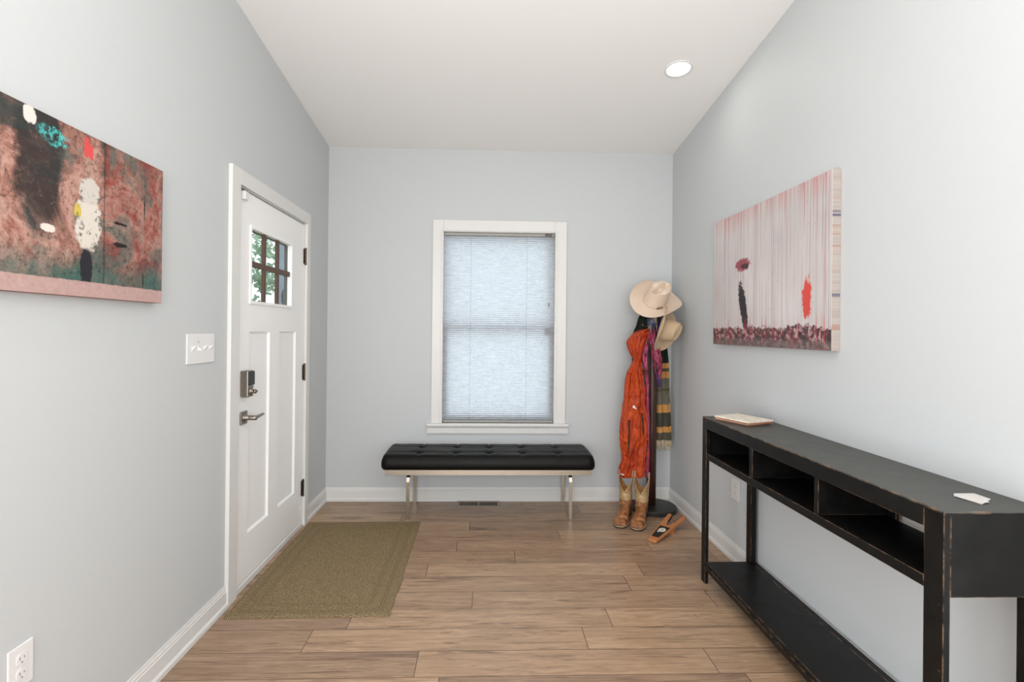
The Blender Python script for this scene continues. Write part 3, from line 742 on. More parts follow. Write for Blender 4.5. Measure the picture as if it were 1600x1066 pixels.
# ------------------------------------------------------------------ canvases (plain painterly textures)
def ell(m, u, v, cu_, cv, ru, rv, wob, soft=0.25, p=2.0):
    """soft-edged blot mask"""
    a = m.math('DIVIDE', m.math('SUBTRACT', u, cu_), ru); b2 = m.math('DIVIDE', m.math('SUBTRACT', v, cv), rv)
    d = m.math('ADD', m.math('POWER', m.math('ABSOLUTE', a), p), m.math('POWER', m.math('ABSOLUTE', b2), p))
    d = m.math('ADD', d, m.math('MULTIPLY', m.math('SUBTRACT', wob, 0.5), 2.6))
    return m.math('DIVIDE', m.math('SUBTRACT', 1.0, d), soft, clamp=True)
def left_art():
    m = MT('rusty_wall_print', rough=0.5, spec=0.3); tc = m.coord('Object'); x, y, z = m.xyz(tc); SOFT = 0.8     # metres from the canvas' lower near corner
    wv = m.noise(tc, 34, 6, 0.72)
    big = m.noise(tc, 5.0, 8, 0.70, 0.5); big2 = m.noise(m.coord('Object', loc=(3, 7, 1)), 6.0, 8, 0.72, 0.8); sp = m.noise(tc, 70, 5, 0.75)
    col = m.ramp(big, [(0.34, srgb(48, 50, 48)), (0.43, srgb(112, 88, 80)), (0.50, srgb(160, 112, 98)), (0.57, srgb(190, 150, 136)), (0.68, srgb(132, 66, 54))])
    col = m.mix(m.ramp(big2, [(0.50, (0, 0, 0)), (0.60, (0.9,) * 3)]), col, srgb(98, 106, 98))
    # red and dark section right of the seam
    rs = m.math('MULTIPLY', m.math('GREATER_THAN', y, 0.545), m.ramp(big2, [(0.40, (0.9,) * 3), (0.54, (0.1,) * 3)]))
    col = m.mix(rs, col, srgb(140, 54, 46))
    # dark vertical weathering
    dk = ell(m, y, z, 0.30, 0.36, 0.085, 0.26, big, 0.5, 2.0)
    col = m.mix(m.math('MULTIPLY', dk, 0.9), col, srgb(36, 36, 36))
    dk2 = ell(m, y, z, 0.16, 0.47, 0.16, 0.06, big2, 0.5, 2.0); col = m.mix(m.math('MULTIPLY', dk2, 0.75), col, srgb(48, 58, 56))
    tl = ell(m, y, z, 0.345, 0.445, 0.06, 0.03, wv, 0.4); col = m.mix(m.math('MULTIPLY', tl, m.ramp(sp, [(0.45, (0, 0, 0)), (0.6, (1, 1, 1))])), col, srgb(70, 190, 186))
    # teal foot of the wall
    tb = m.math('MULTIPLY', m.math('SUBTRACT', 0.145, z), 14.0, clamp=True)
    tb = m.math('MULTIPLY', tb, m.ramp(big, [(0.35, (1, 1, 1)), (0.75, (0.25,) * 3)]))
    col = m.mix(tb, col, srgb(62, 98, 90))
    # speckle
    col = m.mix(m.math('MULTIPLY', m.ramp(sp, [(0.34, (1, 1, 1)), (0.48, (0, 0, 0))]), 0.75), col, srgb(48, 40, 38))
    col = m.mix(m.math('MULTIPLY', m.ramp(sp, [(0.60, (0, 0, 0)), (0.74, (1, 1, 1))]), 0.35), col, srgb(226, 188, 170))
    # seam line and short slots
    sm_ = m.math('SUBTRACT', 1.0, m.math('MULTIPLY', m.math('ABSOLUTE', m.math('SUBTRACT', y, 0.542)), 190.0), clamp=True)
    col = m.mix(m.math('MULTIPLY', sm_, 0.8), col, srgb(54, 34, 28))
    for cy_, cz, ry, rz in ((0.615, 0.252, 0.036, 0.006), (0.615, 0.182, 0.036, 0.009), (0.735, 0.335, 0.004, 0.045), (0.73, 0.08, 0.004, 0.03)):
        col = m.mix(ell(m, y, z, cy_, cz, ry, rz, wv, 0.5), col, srgb(24, 20, 20))
    # pale and dark plain blots
    for cy_, cz, ry, rz, c in ((0.478, 0.225, 0.052, 0.085, srgb(216, 208, 196)), (0.480, 0.325, 0.042, 0.042, srgb(206, 198, 190)), (0.470, 0.088, 0.026, 0.060, srgb(34, 34, 40)),
                               (0.468, 0.455, 0.012, 0.034, srgb(214, 78, 78)), (0.484, 0.445, 0.010, 0.026, srgb(214, 78, 78)), (0.330, 0.185, 0.027, 0.013, srgb(226, 216, 206)),
                               (0.270, 0.475, 0.020, 0.028, srgb(222, 214, 206)), (0.435, 0.255, 0.016, 0.020, srgb(206, 182, 84))):
        col = m.mix(ell(m, y, z, cy_, cz, ry, rz, wv, 0.3, 2.4), col, c)
    dkb = m.math('MULTIPLY', ell(m, y, z, 0.478, 0.250, 0.056, 0.125, wv, 0.3, 2.4), m.ramp(m.noise(tc, 34, 4, 0.6, 1.2), [(0.58, (0, 0, 0)), (0.66, (1, 1, 1))]))
    col = m.mix(m.math('MULTIPLY', dkb, 0.8), col, srgb(60, 56, 54))
    # pink kerb strip
    kb = m.math('MULTIPLY', m.math('SUBTRACT', m.math('ADD', 0.043, m.math('MULTIPLY', wv, 0.01)), z), 400.0, clamp=True)
    col = m.mix(kb, col, m.mix(sp, srgb(158, 126, 120), srgb(208, 176, 170)))
    m.base(col); m.bump(m.noise(tc, 500, 2), 0.06, 0.0006); return m.m
def right_art():
    m = MT('dripping_paint_print', rough=0.5, spec=0.3); tc = m.coord('Object'); x, y, z = m.xyz(tc)     # y grows towards the back wall
    wv = m.noise(tc, 40, 6, 0.72)
    def streak(sy, sz, off): return m.noise(m.coord('Object', scale=(0.01, sy, sz), loc=(off, off, off)), 1.0, 2, 0.6)
    s1, s2, s3, s4 = streak(130, 0.5, 1.3), streak(95, 1.6, 5.1), streak(190, 0.4, 9.7), streak(70, 1.2, 14.2)
    col = m.ramp(m.noise(tc, 2.2, 4), [(0.3, srgb(192, 186, 184)), (0.7, srgb(212, 206, 204))])
    top = m.math('MULTIPLY_ADD', z, 1.1, 0.15, clamp=True)
    col = m.mix(m.math('MULTIPLY', m.ramp(s1, [(0.54, (0, 0, 0)), (0.66, (1, 1, 1))]), 0.5), col, srgb(160, 140, 138))
    col = m.mix(m.math('MULTIPLY', m.ramp(s3, [(0.63, (0, 0, 0)), (0.70, (1, 1, 1))]), 0.55), col, srgb(124, 104, 112))
    col = m.mix(m.math('MULTIPLY', m.math('MULTIPLY', m.ramp(s2, [(0.59, (0, 0, 0)), (0.66, (1, 1, 1))]), top), 0.8), col, srgb(184, 104, 104))
    col = m.mix(m.math('MULTIPLY', m.math('MULTIPLY', m.ramp(s4, [(0.66, (0, 0, 0)), (0.71, (1, 1, 1))]), top), 0.75), col, srgb(74, 76, 130))
    tp = m.math('MULTIPLY', m.math('SUBTRACT', z, 0.66), 6.0, clamp=True)
    col = m.mix(m.math('MULTIPLY', m.math('MULTIPLY', tp, m.ramp(s1, [(0.40, (0, 0, 0)), (0.6, (1, 1, 1))])), 0.8), col, srgb(196, 90, 88))
    col = m.mix(m.math('MULTIPLY', m.ramp(m.noise(m.coord('Object', scale=(1, 60, 60)), 1.0, 1), [(0.76, (0, 0, 0)), (0.79, (1, 1, 1))]), 0.7), col, srgb(50, 40, 44))
    # plain dark and coral blots
    sl = m.math('ADD', y, m.math('MULTIPLY', m.math('SUBTRACT', z, 0.22), -0.28))
    for u_, cy_, cz, ry, rz, c in ((y, 0.765, 0.462, 0.085, 0.040, srgb(150, 74, 84)), (y, 0.74, 0.452, 0.050, 0.016, srgb(70, 40, 48)),
                                   (sl, 0.755, 0.225, 0.042, 0.150, srgb(40, 36, 40)),
                                   (y, 0.170, 0.235, 0.036, 0.100, srgb(208, 74, 66))):
        col = m.mix(ell(m, u_, z, cy_, cz, ry, rz, wv, 0.3, 2.0), col, c)
    # dark splashed foot
    hb_ = m.math('ADD', 0.045, m.math('MULTIPLY', m.noise(tc, 14, 5, 0.7), 0.13))
    ft = m.math('MULTIPLY', m.math('SUBTRACT', hb_, z), 90.0, clamp=True)
    fc = m.ramp(m.noise(tc, 30, 5, 0.7), [(0.38, srgb(34, 30, 32)), (0.48, srgb(78, 70, 70)), (0.53, srgb(140, 50, 66)), (0.58, srgb(188, 172, 168)), (0.66, srgb(96, 82, 82))])
    col = m.mix(ft, col, fc)
    gb = m.math('MULTIPLY', m.math('SUBTRACT', 0.048, z), 60.0, clamp=True)
    col = m.mix(m.math('MULTIPLY', gb, 0.8), col, m.ramp(wv, [(0.3, srgb(60, 50, 50)), (0.7, srgb(136, 122, 118))]))
    rd = m.math('MULTIPLY', m.math('MULTIPLY', m.math('SUBTRACT', 0.17, z), 20.0, clamp=True), m.ramp(s2, [(0.60, (0, 0, 0)), (0.66, (1, 1, 1))]))
    col = m.mix(m.math('MULTIPLY', rd, 0.7), col, srgb(196, 48, 68))
    m.base(col); m.bump(m.noise(tc, 500, 2), 0.06, 0.0006); return m.m
def side_wrap(name, stops, sc_=(1, 1, 30)):
    m = MT(name, rough=0.55, spec=0.3); f = m.noise(m.coord('Object', scale=(0.02, 0.02, 9)), 1.6, 4, 0.7)
    m.base(m.ramp(f, stops)); m.bump(m.noise(m.coord(), 400, 2), 0.06, 0.0006); return m.m
def canvas(name, x0, x1, y0, y1, z0, z1, face, wrap, label):
    bm = BX(0, x1 - x0, 0, y1 - y0, 0, z1 - z0)
    o = obj(name, bm, [wrap, face], local=True); o.location = (x0, y0, z0)
    for p in o.data.polygons:
        if abs(p.normal.x) > 0.9: p.material_index = 1
    bevel(o, 0.002); return tag(o, label, 'canvas print')
canvas('canvas_print', XL + 0.0003, XL + 0.035, 1.150, 1.9885, 1.4518, 1.950, left_art(),
       side_wrap('rust_wrap', [(0.3, srgb(96, 64, 56)), (0.5, srgb(150, 110, 100)), (0.7, srgb(186, 150, 142))]), 'wide canvas print of rust red and teal weathered texture on the door wall')
canvas('canvas_print', XR - 0.038, XR - 0.0003, 2.1368, 3.2747, 1.2908, 2.0643, right_art(),
       side_wrap('streak_wrap', [(0.30, srgb(74, 48, 50)), (0.38, srgb(160, 122, 112)), (0.48, srgb(176, 166, 158)), (0.56, srgb(160, 150, 146)), (0.62, srgb(78, 80, 104)), (0.66, srgb(172, 160, 152)), (0.76, srgb(180, 112, 84))]),
       'pale canvas print streaked with pink vertical paint drips above the console')

# ------------------------------------------------------------------ coat rack
CR = thing('coat_rack', 'dark brown standing coat rack with a round black base in the corner', 'coat rack', (1.295, 3.930, 0))
def wood_dark():
    m = MT('dark_mahogany', rough=0.4); v = m.coord(scale=(30, 30, 2.5)); f = m.noise(v, 2.5, 4, 0.6, 0.5)
    m.base(m.ramp(f, [(0.3, srgb(38, 20, 17)), (0.7, srgb(84, 50, 40))])); m.bump(f, 0.1, 0.001); return m.m
WD = wood_dark()
bm = bmesh.new(); lathe(bm, [(0.170, 0.0005), (0.177, 0.004), (0.177, 0.028), (0.172, 0.034), (0.05, 0.036), (0.02, 0.036)], (1.295, 3.930, 0), 72)
o = obj('base', bm, plain('black_base', srgb(36, 37, 36), 0.45, bump=(120, 0.15)), CR, True); tag(o, 'round black base plate')
o.modifiers.new('split', 'EDGE_SPLIT').split_angle = R(35)
PX, PY = 1.285, 3.945
bm = bmesh.new(); lathe(bm, [(0.036, 0.0362), (0.037, 0.6), (0.037, 1.55), (0.030, 1.57), (0.018, 1.60), (0.022, 1.62), (0.012, 1.64)], (PX, PY, 0), 28)
obj('pole', bm, WD, CR, True)
for a, z, L in ((-100, 1.50, 0.13), (-35, 1.44, 0.13), (-150, 1.38, 0.12), (85, 1.50, 0.10), (-75, 1.35, 0.10), (-10, 1.54, 0.10)):
    d = Vector((math.cos(R(a)), math.sin(R(a)), 0)); p = Vector((PX, PY, z))
    bm = bmesh.new(); tube(bm, [p + d * 0.034, p + d * L * 0.6 + Vector((0, 0, 0.012)), p + d * L + Vector((0, 0, 0.045))], [0.010, 0.009, 0.011], 10)
    obj('peg', bm, WD, CR, True)

# ------------------------------------------------------------------ cloth hung on the rack
def cloth_tube(rows, yc, depth, nr, na, folds, amp, seed=0, yslope=0.0, y_of=None):
    """closed hanging cloth body: rows of (left, right, z) swept with vertical folds"""
    bm = bmesh.new(); RR = lerp_rows(rows, nr); rings = []
    for i, (a, b2, z) in enumerate(RR):
        cx_, hw_ = (a + b2) / 2, (b2 - a) / 2; t = i / (nr - 1); ring = []
        yy = yc + yslope * t if y_of is None else y_of(t, z)
        dp = depth(t) if callable(depth) else depth
        for k in range(na):
            ph = 2 * PI * k / na
            fo = sum(am * math.sin(n_ * ph + p0 + dr * t) for n_, am, p0, dr in folds)
            nzv = noise.noise(Vector((math.cos(ph) * 2 + seed, math.sin(ph) * 2, z * 9)))
            nz2 = noise.noise(Vector((math.cos(ph) * 5 + seed, math.sin(ph) * 5, z * 26 + cx_)))
            rdg = 1 - 2.4 * abs(noise.noise(Vector((math.cos(ph) * 2.6 + seed + z * 3.5, math.sin(ph) * 2.6, z * 8.5))))
            s = 1 + amp * (fo + 0.9 * nzv + 0.8 * rdg)
            ring.append((cx_ + hw_ * math.cos(ph) * (1 + 0.25 * (s - 1)), yy + dp * math.sin(ph) * s + 0.010 * amp * 3 * nz2, z + 0.004 * nz2))
        rings.append(ring)
    loft(bm, rings); return bm
JK = [(1.117,1.166,1.164),(1.091,1.174,1.106),(1.068,1.184,1.053),(1.065,1.198,0.990),(1.049,1.203,0.873),(1.034,1.210,0.769),(1.020,1.221,0.613),(1.024,1.229,0.522),(1.035,1.213,0.410),(1.014,1.211,0.333),(1.007,1.209,0.294),(1.027,1.193,0.275)]
HD = [(1.178,1.215,1.385),(1.122,1.225,1.362),(1.084,1.218,1.328),(1.059,1.204,1.289),(1.063,1.192,1.255),(1.078,1.177,1.213),(1.095,1.168,1.183),(1.115,1.164,1.155)]
JKT = thing('jacket', 'orange hooded rain jacket hanging from the coat rack', 'jacket', (1.11, 3.855, 0.27))
def orange():
    m = MT('orange_nylon', rough=0.42, spec=0.4); v = m.coord('Object'); f = m.noise(v, 7, 4, 0.6)
    m.base(m.ramp(f, [(0.3, srgb(158, 42, 8)), (0.65, srgb(198, 74, 16))]))
    cr = m.noise(m.coord('Object', scale=(1, 1, 0.55)), 26, 4, 0.55, 1.4)
    m.bump(cr, 1.0, 0.022); return m.m
ORG_M = orange()
body = obj('jacket_body', cloth_tube(JK, 3.855, lambda t: 0.040 + 0.012 * t, 90, 110, [(4, 0.5, 0.4, 5.0), (7, 0.4, 1.5, -6.0), (11, 0.2, 0, 8)], 0.30, 2), ORG_M, JKT, True)
obj('hood', cloth_tube(HD, 3.85, lambda t: 0.058 - 0.022 * t, 44, 72, [(3, 0.5, 0.9, 1.5), (6, 0.35, 0.2, 3.0)], 0.22, 5), ORG_M, JKT, True)
# a sleeve hanging at the left, a waist cord
def surf_y(x, z, default=3.74):
    """front surface of the jacket body at x, z"""
    best = None
    for v in body.data.vertices:
        wx, wy, wz = v.co.x + 1.11, v.co.y + 3.855, v.co.z + 0.27
        d = (wx - x) ** 2 + (wz - z) ** 2
        if wy < 3.85 and (best is None or d < best[0]): best = (d, wy)
    return best[1] if best else default
SL_ = [(1.024, 1.055), (1.016, 0.964), (1.01, 0.852), (1.006, 0.73), (1.004, 0.608), (1.008, 0.507)]
bm = bmesh.new()
loft(bm, [[(x + 0.045 + (0.021 + 0.002 * math.sin(i * 2.1)) * math.cos(2 * PI * k / 24), 3.832 + (0.030 + 0.004 * math.sin(3 * 2 * PI * k / 24 + i)) * math.sin(2 * PI * k / 24), z) for k in range(24)] for i, (x, z) in enumerate(SL_)])
o = obj('sleeve', bm, ORG_M, JKT, True); sub(o, 2)
ZIP = plain('black_zip', srgb(24, 20, 20), 0.5, bump=(300, 0.3))
for pts in ([(1.069, 0.706), (1.071, 0.649), (1.071, 0.588), (1.068, 0.527), (1.066, 0.461)], [(1.168, 0.759), (1.176, 0.71), (1.179, 0.649), (1.181, 0.593)]):
    P3 = [(x, surf_y(x, z) - 0.003, z) for x, z in pts]
    bm = bmesh.new(); tube(bm, P3, [0.007, 0.0065, 0.0065, 0.006, 0.004][:len(P3)], 8, 0.6)
    zp = tag(obj('zip_pocket', bm, ZIP, JKT, True), 'black zip pocket')
sy = surf_y(1.105, 0.80)
bm = bmesh.new(); lathe(bm, [(0.0105, 0.002), (0.0105, -0.003), (0.004, -0.0045)], (1.103, sy - 0.001, 0.806), 16, 'y'); lathe(bm, [(0.006, 0.002), (0.006, -0.003), (0.002, -0.004)], (1.116, sy - 0.001, 0.795), 12, 'y')
tag(obj('chest_emblem', bm, SILVER, JKT, True), 'small white chest emblem')
bm = bmesh.new(); tube(bm, [(x, surf_y(x, z) - 0.002, z) for x, z in ((1.182, 1.08), (1.190, 0.98), (1.200, 0.84), (1.212, 0.70), (1.218, 0.54), (1.206, 0.40), (1.204, 0.31))], 0.0035, 8)
obj('front_zip', bm, ZIP, JKT, True)
bm = bmesh.new(); tube(bm, [(1.016, surf_y(1.02, 0.302) - 0.002, 0.302), (1.034, surf_y(1.034, 0.302) - 0.003, 0.300)], 0.005, 8)
tag(obj('hem_toggle', bm, SILVER, JKT, True), 'white hem toggle')

# multicoloured silk scarf: two strands and a knot over the pegs
def scarf_mat():
    m = MT('silk_scarf', rough=0.38, spec=0.5); v = m.coord('Object'); x, y, z = m.xyz(v)
    f = m.noise(m.coord('Object', scale=(1.4, 1.4, 0.6)), 16, 3, 0.5, 0.8)
    mag = m.ramp(f, [(0.36, srgb(58, 10, 28)), (0.46, srgb(132, 26, 58)), (0.56, srgb(164, 54, 92)), (0.68, srgb(84, 30, 72))])
    topc = m.ramp(f, [(0.40, srgb(28, 34, 66)), (0.50, srgb(40, 60, 104)), (0.54, srgb(176, 146, 48)), (0.62, srgb(40, 34, 60))])
    lowc = m.ramp(f, [(0.40, srgb(52, 38, 96)), (0.55, srgb(80, 30, 80)), (0.68, srgb(120, 40, 90))])
    c = m.mix(m.math('MULTIPLY', m.math('SUBTRACT', z, 1.36), 22.0, clamp=True), mag, topc)
    right = m.math('GREATER_THAN', x, 0.012)
    c = m.mix(m.math('MULTIPLY', right, m.math('MULTIPLY', m.math('SUBTRACT', 1.07, z), 14.0, clamp=True)), c, lowc)
    m.base(c); m.bump(m.noise(m.coord('Object', scale=(3, 3, 0.5)), 40, 3), 0.5, 0.004); return m.m
SCM = scarf_mat()
SF = thing('silk_scarf', 'magenta and navy silk scarf draped around the coat rack pole', 'scarf', (1.25, 3.86, 0.0))
SC1 = [(1.222,1.258,1.455),(1.213,1.247,1.358),(1.185,1.223,1.261),(1.172,1.214,1.164),(1.190,1.221,1.068),(1.202,1.226,0.991),(1.210,1.231,0.778),(1.214,1.238,0.488),(1.208,1.233,0.271)]
SC2 = [(1.225,1.318,1.520),(1.216,1.318,1.456),(1.218,1.304,1.397),(1.228,1.295,1.349),(1.242,1.311,1.239),(1.256,1.323,1.166),(1.276,1.327,1.079),(1.289,1.320,1.021),(1.304,1.324,0.949)]
obj('left_strand', cloth_tube(SC1, 3.845, 0.016, 90, 40, [(3, 0.5, 0.3, 5.0), (5, 0.3, 1.0, -4)], 0.30, 8), SCM, SF, True)
obj('right_strand', cloth_tube(SC2, 3.850, 0.022, 60, 48, [(4, 0.5, 0.8, 2.0), (7, 0.3, 1.0, -3)], 0.32, 11), SCM, SF, True)

# striped woven shawl
def shawl_mat():
    m = MT('striped_wool', rough=0.9, spec=0.1); v = m.coord('Object'); x, y, z = m.xyz(v)
    z = m.math('ADD', z, m.math('MULTIPLY', m.math('SUBTRACT', x, 0.0), -0.06))
    grey = m.mix(m.noise(m.coord('Object', scale=(1, 1, 3)), 60, 4), srgb(70, 68, 58), srgb(138, 134, 118))
    dark = m.mix(m.noise(v, 30, 4), srgb(22, 26, 24), srgb(52, 62, 52))
    gold = m.mix(m.noise(v, 60, 3), srgb(176, 122, 62), srgb(216, 164, 102))
    olive = srgb(92, 88, 62)
    def band(c, a, b2, cc_):
        return m.mix(m.math('MULTIPLY', m.math('GREATER_THAN', z, a), m.math('LESS_THAN', z, b2)), c, cc_)
    c = m.mix(m.math('GREATER_THAN', z, 1.115), grey, dark)
    for a, b2, k in ((1.082, 1.122, gold), (1.056, 1.082, olive), (1.005, 1.056, gold), (0.905, 0.925, olive), (0.738, 0.800, gold), (0.628, 0.738, m.mix(m.noise(v, 50, 3), srgb(58, 56, 48), srgb(92, 88, 76))), (0.583, 0.628, gold), (0.50, 0.583, m.mix(m.noise(v, 50, 3), srgb(74, 70, 58), srgb(104, 100, 84)))):
        c = band(c, a, b2, k)
    m.base(c)
    w_ = m.math('SINE', m.math('MULTIPLY', z, 1500.0)); m.bump(m.math('ADD', w_, m.noise(v, 200, 3)), 0.35, 0.002); return m.m
SHM = shawl_mat()
SH = thing('shawl', 'grey and gold striped woven shawl with a tan fringe behind the coat rack pole', 'shawl', (1.38, 3.95, 0))
def sheet(rows, yb_, nr, nc, waves, amp, th, seed):
    """hanging cloth sheet with thickness and vertical waves"""
    bm = bmesh.new(); RR = lerp_rows(rows, nr); F = []; Bk = []
    for i, (a, b2, z) in enumerate(RR):
        fr, br = [], []
        for k in range(nc + 1):
            s = k / nc; x = a + (b2 - a) * s
            y = yb_ + amp * (math.sin(waves * PI * s + seed + z * 1.4) + 0.4 * math.sin(2.3 * waves * PI * s + z * 3)) + 0.004 * noise.noise(Vector((x * 30, z * 10, seed)))
            fr.append(bm.verts.new((x, y - th / 2, z))); br.append(bm.verts.new((x, y + th / 2, z)))
        F.append(fr); Bk.append(br)
    for i in range(nr - 1):
        for k in range(nc):
            bm.faces.new((F[i][k], F[i][k + 1], F[i + 1][k + 1], F[i + 1][k])); bm.faces.new((Bk[i][k + 1], Bk[i][k], Bk[i + 1][k], Bk[i + 1][k + 1]))
        bm.faces.new((F[i][0], F[i + 1][0], Bk[i + 1][0], Bk[i][0])); bm.faces.new((F[i][nc], Bk[i][nc], Bk[i + 1][nc], F[i + 1][nc]))
    for k in range(nc):
        bm.faces.new((F[0][k + 1], F[0][k], Bk[0][k], Bk[0][k + 1])); bm.faces.new((F[-1][k], F[-1][k + 1], Bk[-1][k + 1], Bk[-1][k]))
    return bm
SHR = [(1.290,1.375,1.520),(1.325,1.395,1.458),(1.330,1.396,1.383),(1.332,1.412,1.235),(1.335,1.426,1.121),(1.334,1.433,0.962),(1.334,1.442,0.762),(1.336,1.452,0.583),(1.330,1.452,0.523)]
shw = obj('right_panel', sheet(SHR, 3.968, 70, 40, 4.0, 0.011, 0.006, 1.0), SHM, SH, True)
SHL = [(1.190,1.250,1.530),(1.155,1.245,1.470),(1.138,1.247,1.406),(1.118,1.247,1.357),(1.112,1.240,1.235),(1.110,1.236,1.131)]
obj('left_panel', sheet(SHL, 3.895, 40, 36, 5.0, 0.010, 0.006, 2.0), SHM, SH, True)
FRM = plain('tan_fringe', srgb(206, 182, 142), 0.8, bump=(300, 0.3), var=0.2)
bm = bmesh.new(); rf = random.Random(5)
for i in range(15):
    x = 1.334 + 0.112 * i / 14; dx = rf.uniform(-0.018, 0.022); L = rf.uniform(0.045, 0.085)
    y = 3.965 + 0.008 * math.sin(i * 1.3)
    tube(bm, [(x, y, 0.526), (x + dx * 0.3, y - 0.004, 0.526 - L * 0.5), (x + dx, y - 0.002, 0.526 - L)], [0.0032, 0.0030, 0.0042], 7)
tag(obj('fringe', bm, FRM, SH, True), 'tan knotted fringe')

# ------------------------------------------------------------------ cowboy hats
def hat(name, label, mat, band_mat, loc, rot, size=1.0, buckle=True, curl=0.062):
    t = thing(name, label, 'hat'); t.location = loc; t.rotation_mode = 'XYZ'; t.rotation_euler = rot; t.scale = (size,) * 3
    n = 96; bm = bmesh.new(); rings = []
    ca, cb = 0.079, 0.099            # crown half axes (side, front)
    def brim(s, ph):
        c, s_n = math.cos(ph), math.sin(ph)
        a = ca + (0.188 - ca) * s; b2 = cb + (0.200 - cb) * s
        x, y = a * c, b2 * s_n
        z = curl * s ** 2.0 * abs(c) ** 2.2 - 0.016 * s * abs(s_n) ** 3
        x *= 1 - 0.12 * s * s * abs(c) ** 3
        return (x, y, z)
    for s in (1.0, 0.985, 0.9, 0.75, 0.6, 0.45, 0.3, 0.15, 0.05): rings.append([brim(s, 2 * PI * k / n) for k in range(n)])
    H = 0.128
    def crown(s, ph):
        c, s_n = math.cos(ph), math.sin(ph)
        a = ca * (1 - 0.20 * s ** 1.5); b2 = cb * (1 - 0.17 * s ** 1.5)
        if s_n < 0: a *= 1 - 0.22 * s * s_n * s_n      # pinch towards the front
        x, y = a * c, b2 * s_n
        z = H * s - 0.016 * s * s * max(0, -s_n) ** 2 + 0.006 * s * max(0, s_n)
        return (x, y, z)
    for s in (0.0, 0.06, 0.15, 0.3, 0.45, 0.6, 0.75, 0.88, 0.96, 1.0): rings.append([crown(s, 2 * PI * k / n) for k in range(n)])
    base_top = [crown(1.0, 2 * PI * k / n) for k in range(n)]
    for q in (0.97, 0.92, 0.84, 0.74, 0.62, 0.48, 0.34, 0.2, 0.08):
        ring = []
        for (x, y, z) in base_top:
            X_, Y_ = x * q, y * q
            Z_ = z + 0.004 * (1 - q) ** 0.5
            fx = abs(X_) / 0.060
            crease = 0.036 * math.exp(-(X_ / 0.017) ** 2) * min(1, (1 - q) / 0.10) * (1 if True else 0)
            Z_ -= crease
            if Y_ < -0.01:                     # side dents near the front
                Z_ -= 0.020 * math.exp(-((abs(X_) - 0.043) / 0.013) ** 2) * math.exp(-((Y_ + 0.042) / 0.028) ** 2) * min(1, (1 - q) / 0.10)
            Z_ += 0.010 * math.exp(-((abs(X_) - 0.036) / 0.014) ** 2) * min(1, (1 - q) / 0.1)
            ring.append((X_, Y_, Z_))
        rings.append(ring)
    loft(bm, rings, cap=False)
    f0 = [v for v in bm.verts][-n:]
    bm.faces.new(f0)
    o = obj('felt_body', bm, mat, t, True, local=True)
    sd = o.modifiers.new('solid', 'SOLIDIFY'); sd.thickness = 0.0026; sd.offset = -1
    # brim edge binding
    bm = bmesh.new(); E_ = [brim(1.0, 2 * PI * k / n) for k in range(n)]
    rr_ = []
    for k in range(n):
        p = Vector(E_[k]); ou = Vector((p.x, p.y, 0)).normalized()
        rr_.append([p + ou * 0.0022 * math.cos(2 * PI * j / 8) + Vector((0, 0, 0.0026 * math.sin(2 * PI * j / 8))) for j in range(8)])
    L_ = [[bm.verts.new(p) for p in r] for r in rr_]
    for k in range(n):
        for j in range(8): bm.faces.new((L_[k][j], L_[(k + 1) % n][j], L_[(k + 1) % n][(j + 1) % 8], L_[k][(j + 1) % 8]))
    obj('brim_binding', bm, mat, t, True, local=True)
    bm = bmesh.new()
    rs = []
    for s, off in ((0.02, 0.0010), (0.02, 0.0028), (0.10, 0.0028), (0.10, 0.0010)):
        rs.append([tuple(Vector(crown(s, 2 * PI * k / n)) + Vector((math.cos(2 * PI * k / n), math.sin(2 * PI * k / n), 0)) * off) for k in range(n)])
    loft(bm, rs + [rs[0]], cap=False); bmesh.ops.remove_doubles(bm, verts=bm.verts, dist=1e-6)
    hb_ = tag(obj('hat_band', bm, band_mat, t, True, local=True), 'narrow hat band')
    if buckle:
        bm = bmesh.new()
        for a0, w_ in ((R(-20), 0.013), (R(-33), 0.005)):
            p = Vector(crown(0.06, a0)); tng = Vector((-math.sin(a0), math.cos(a0) * 1.15, 0)).normalized(); ou = Vector((math.cos(a0), math.sin(a0), 0))
            for q in (0,):
                for dx, dz, hx, hz in ((-w_, 0, 0.0014, 0.008), (w_, 0, 0.0014, 0.008), (0, 0.008, w_, 0.0014), (0, -0.008, w_, 0.0014)):
                    cc_ = p + tng * dx + ou * 0.0045 + Vector((0, 0, dz))
                    vs = box(bm, -hx, hx, -0.0012, 0.0012, -hz, hz)
                    M = Matrix((tng, ou, Vector((0, 0, 1)))).transposed()
                    for v in vs: v.co = cc_ + M @ v.co
        tag(obj('buckle', bm, HINGE, t, local=True), 'small metal buckle')
    return t
def frame(up, front):
    Z_ = Vector(up).normalized(); Y_ = -Vector(front); Y_ = (Y_ - Z_ * Y_.dot(Z_)).normalized(); X_ = Y_.cross(Z_)
    return Matrix((X_, Y_, Z_)).transposed()
def felt(name, c1, c2):
    m = MT(name, rough=0.85, spec=0.15); v = m.coord('Object'); m.base(m.mix(m.noise(v, 8, 3), c1, c2)); m.bump(m.noise(v, 260, 4), 0.15, 0.001)
    m.b.inputs['Sheen Weight'].default_value = 0.15; return m.m
F1 = felt('cream_felt', srgb(214, 192, 172), srgb(230, 210, 190)); F2 = felt('tan_felt', srgb(186, 160, 130), srgb(204, 180, 150))
hat('cowboy_hat', 'large cream felt cowboy hat with small buckle on top of the coat rack', F1, F1, (1.272, 3.85, 1.600),
    (Matrix.Rotation(R(8), 3, 'Y') @ Matrix.Rotation(R(47), 3, 'X') @ Matrix.Rotation(R(-48), 3, 'Z')).to_euler(), 1.04, True, 0.05)
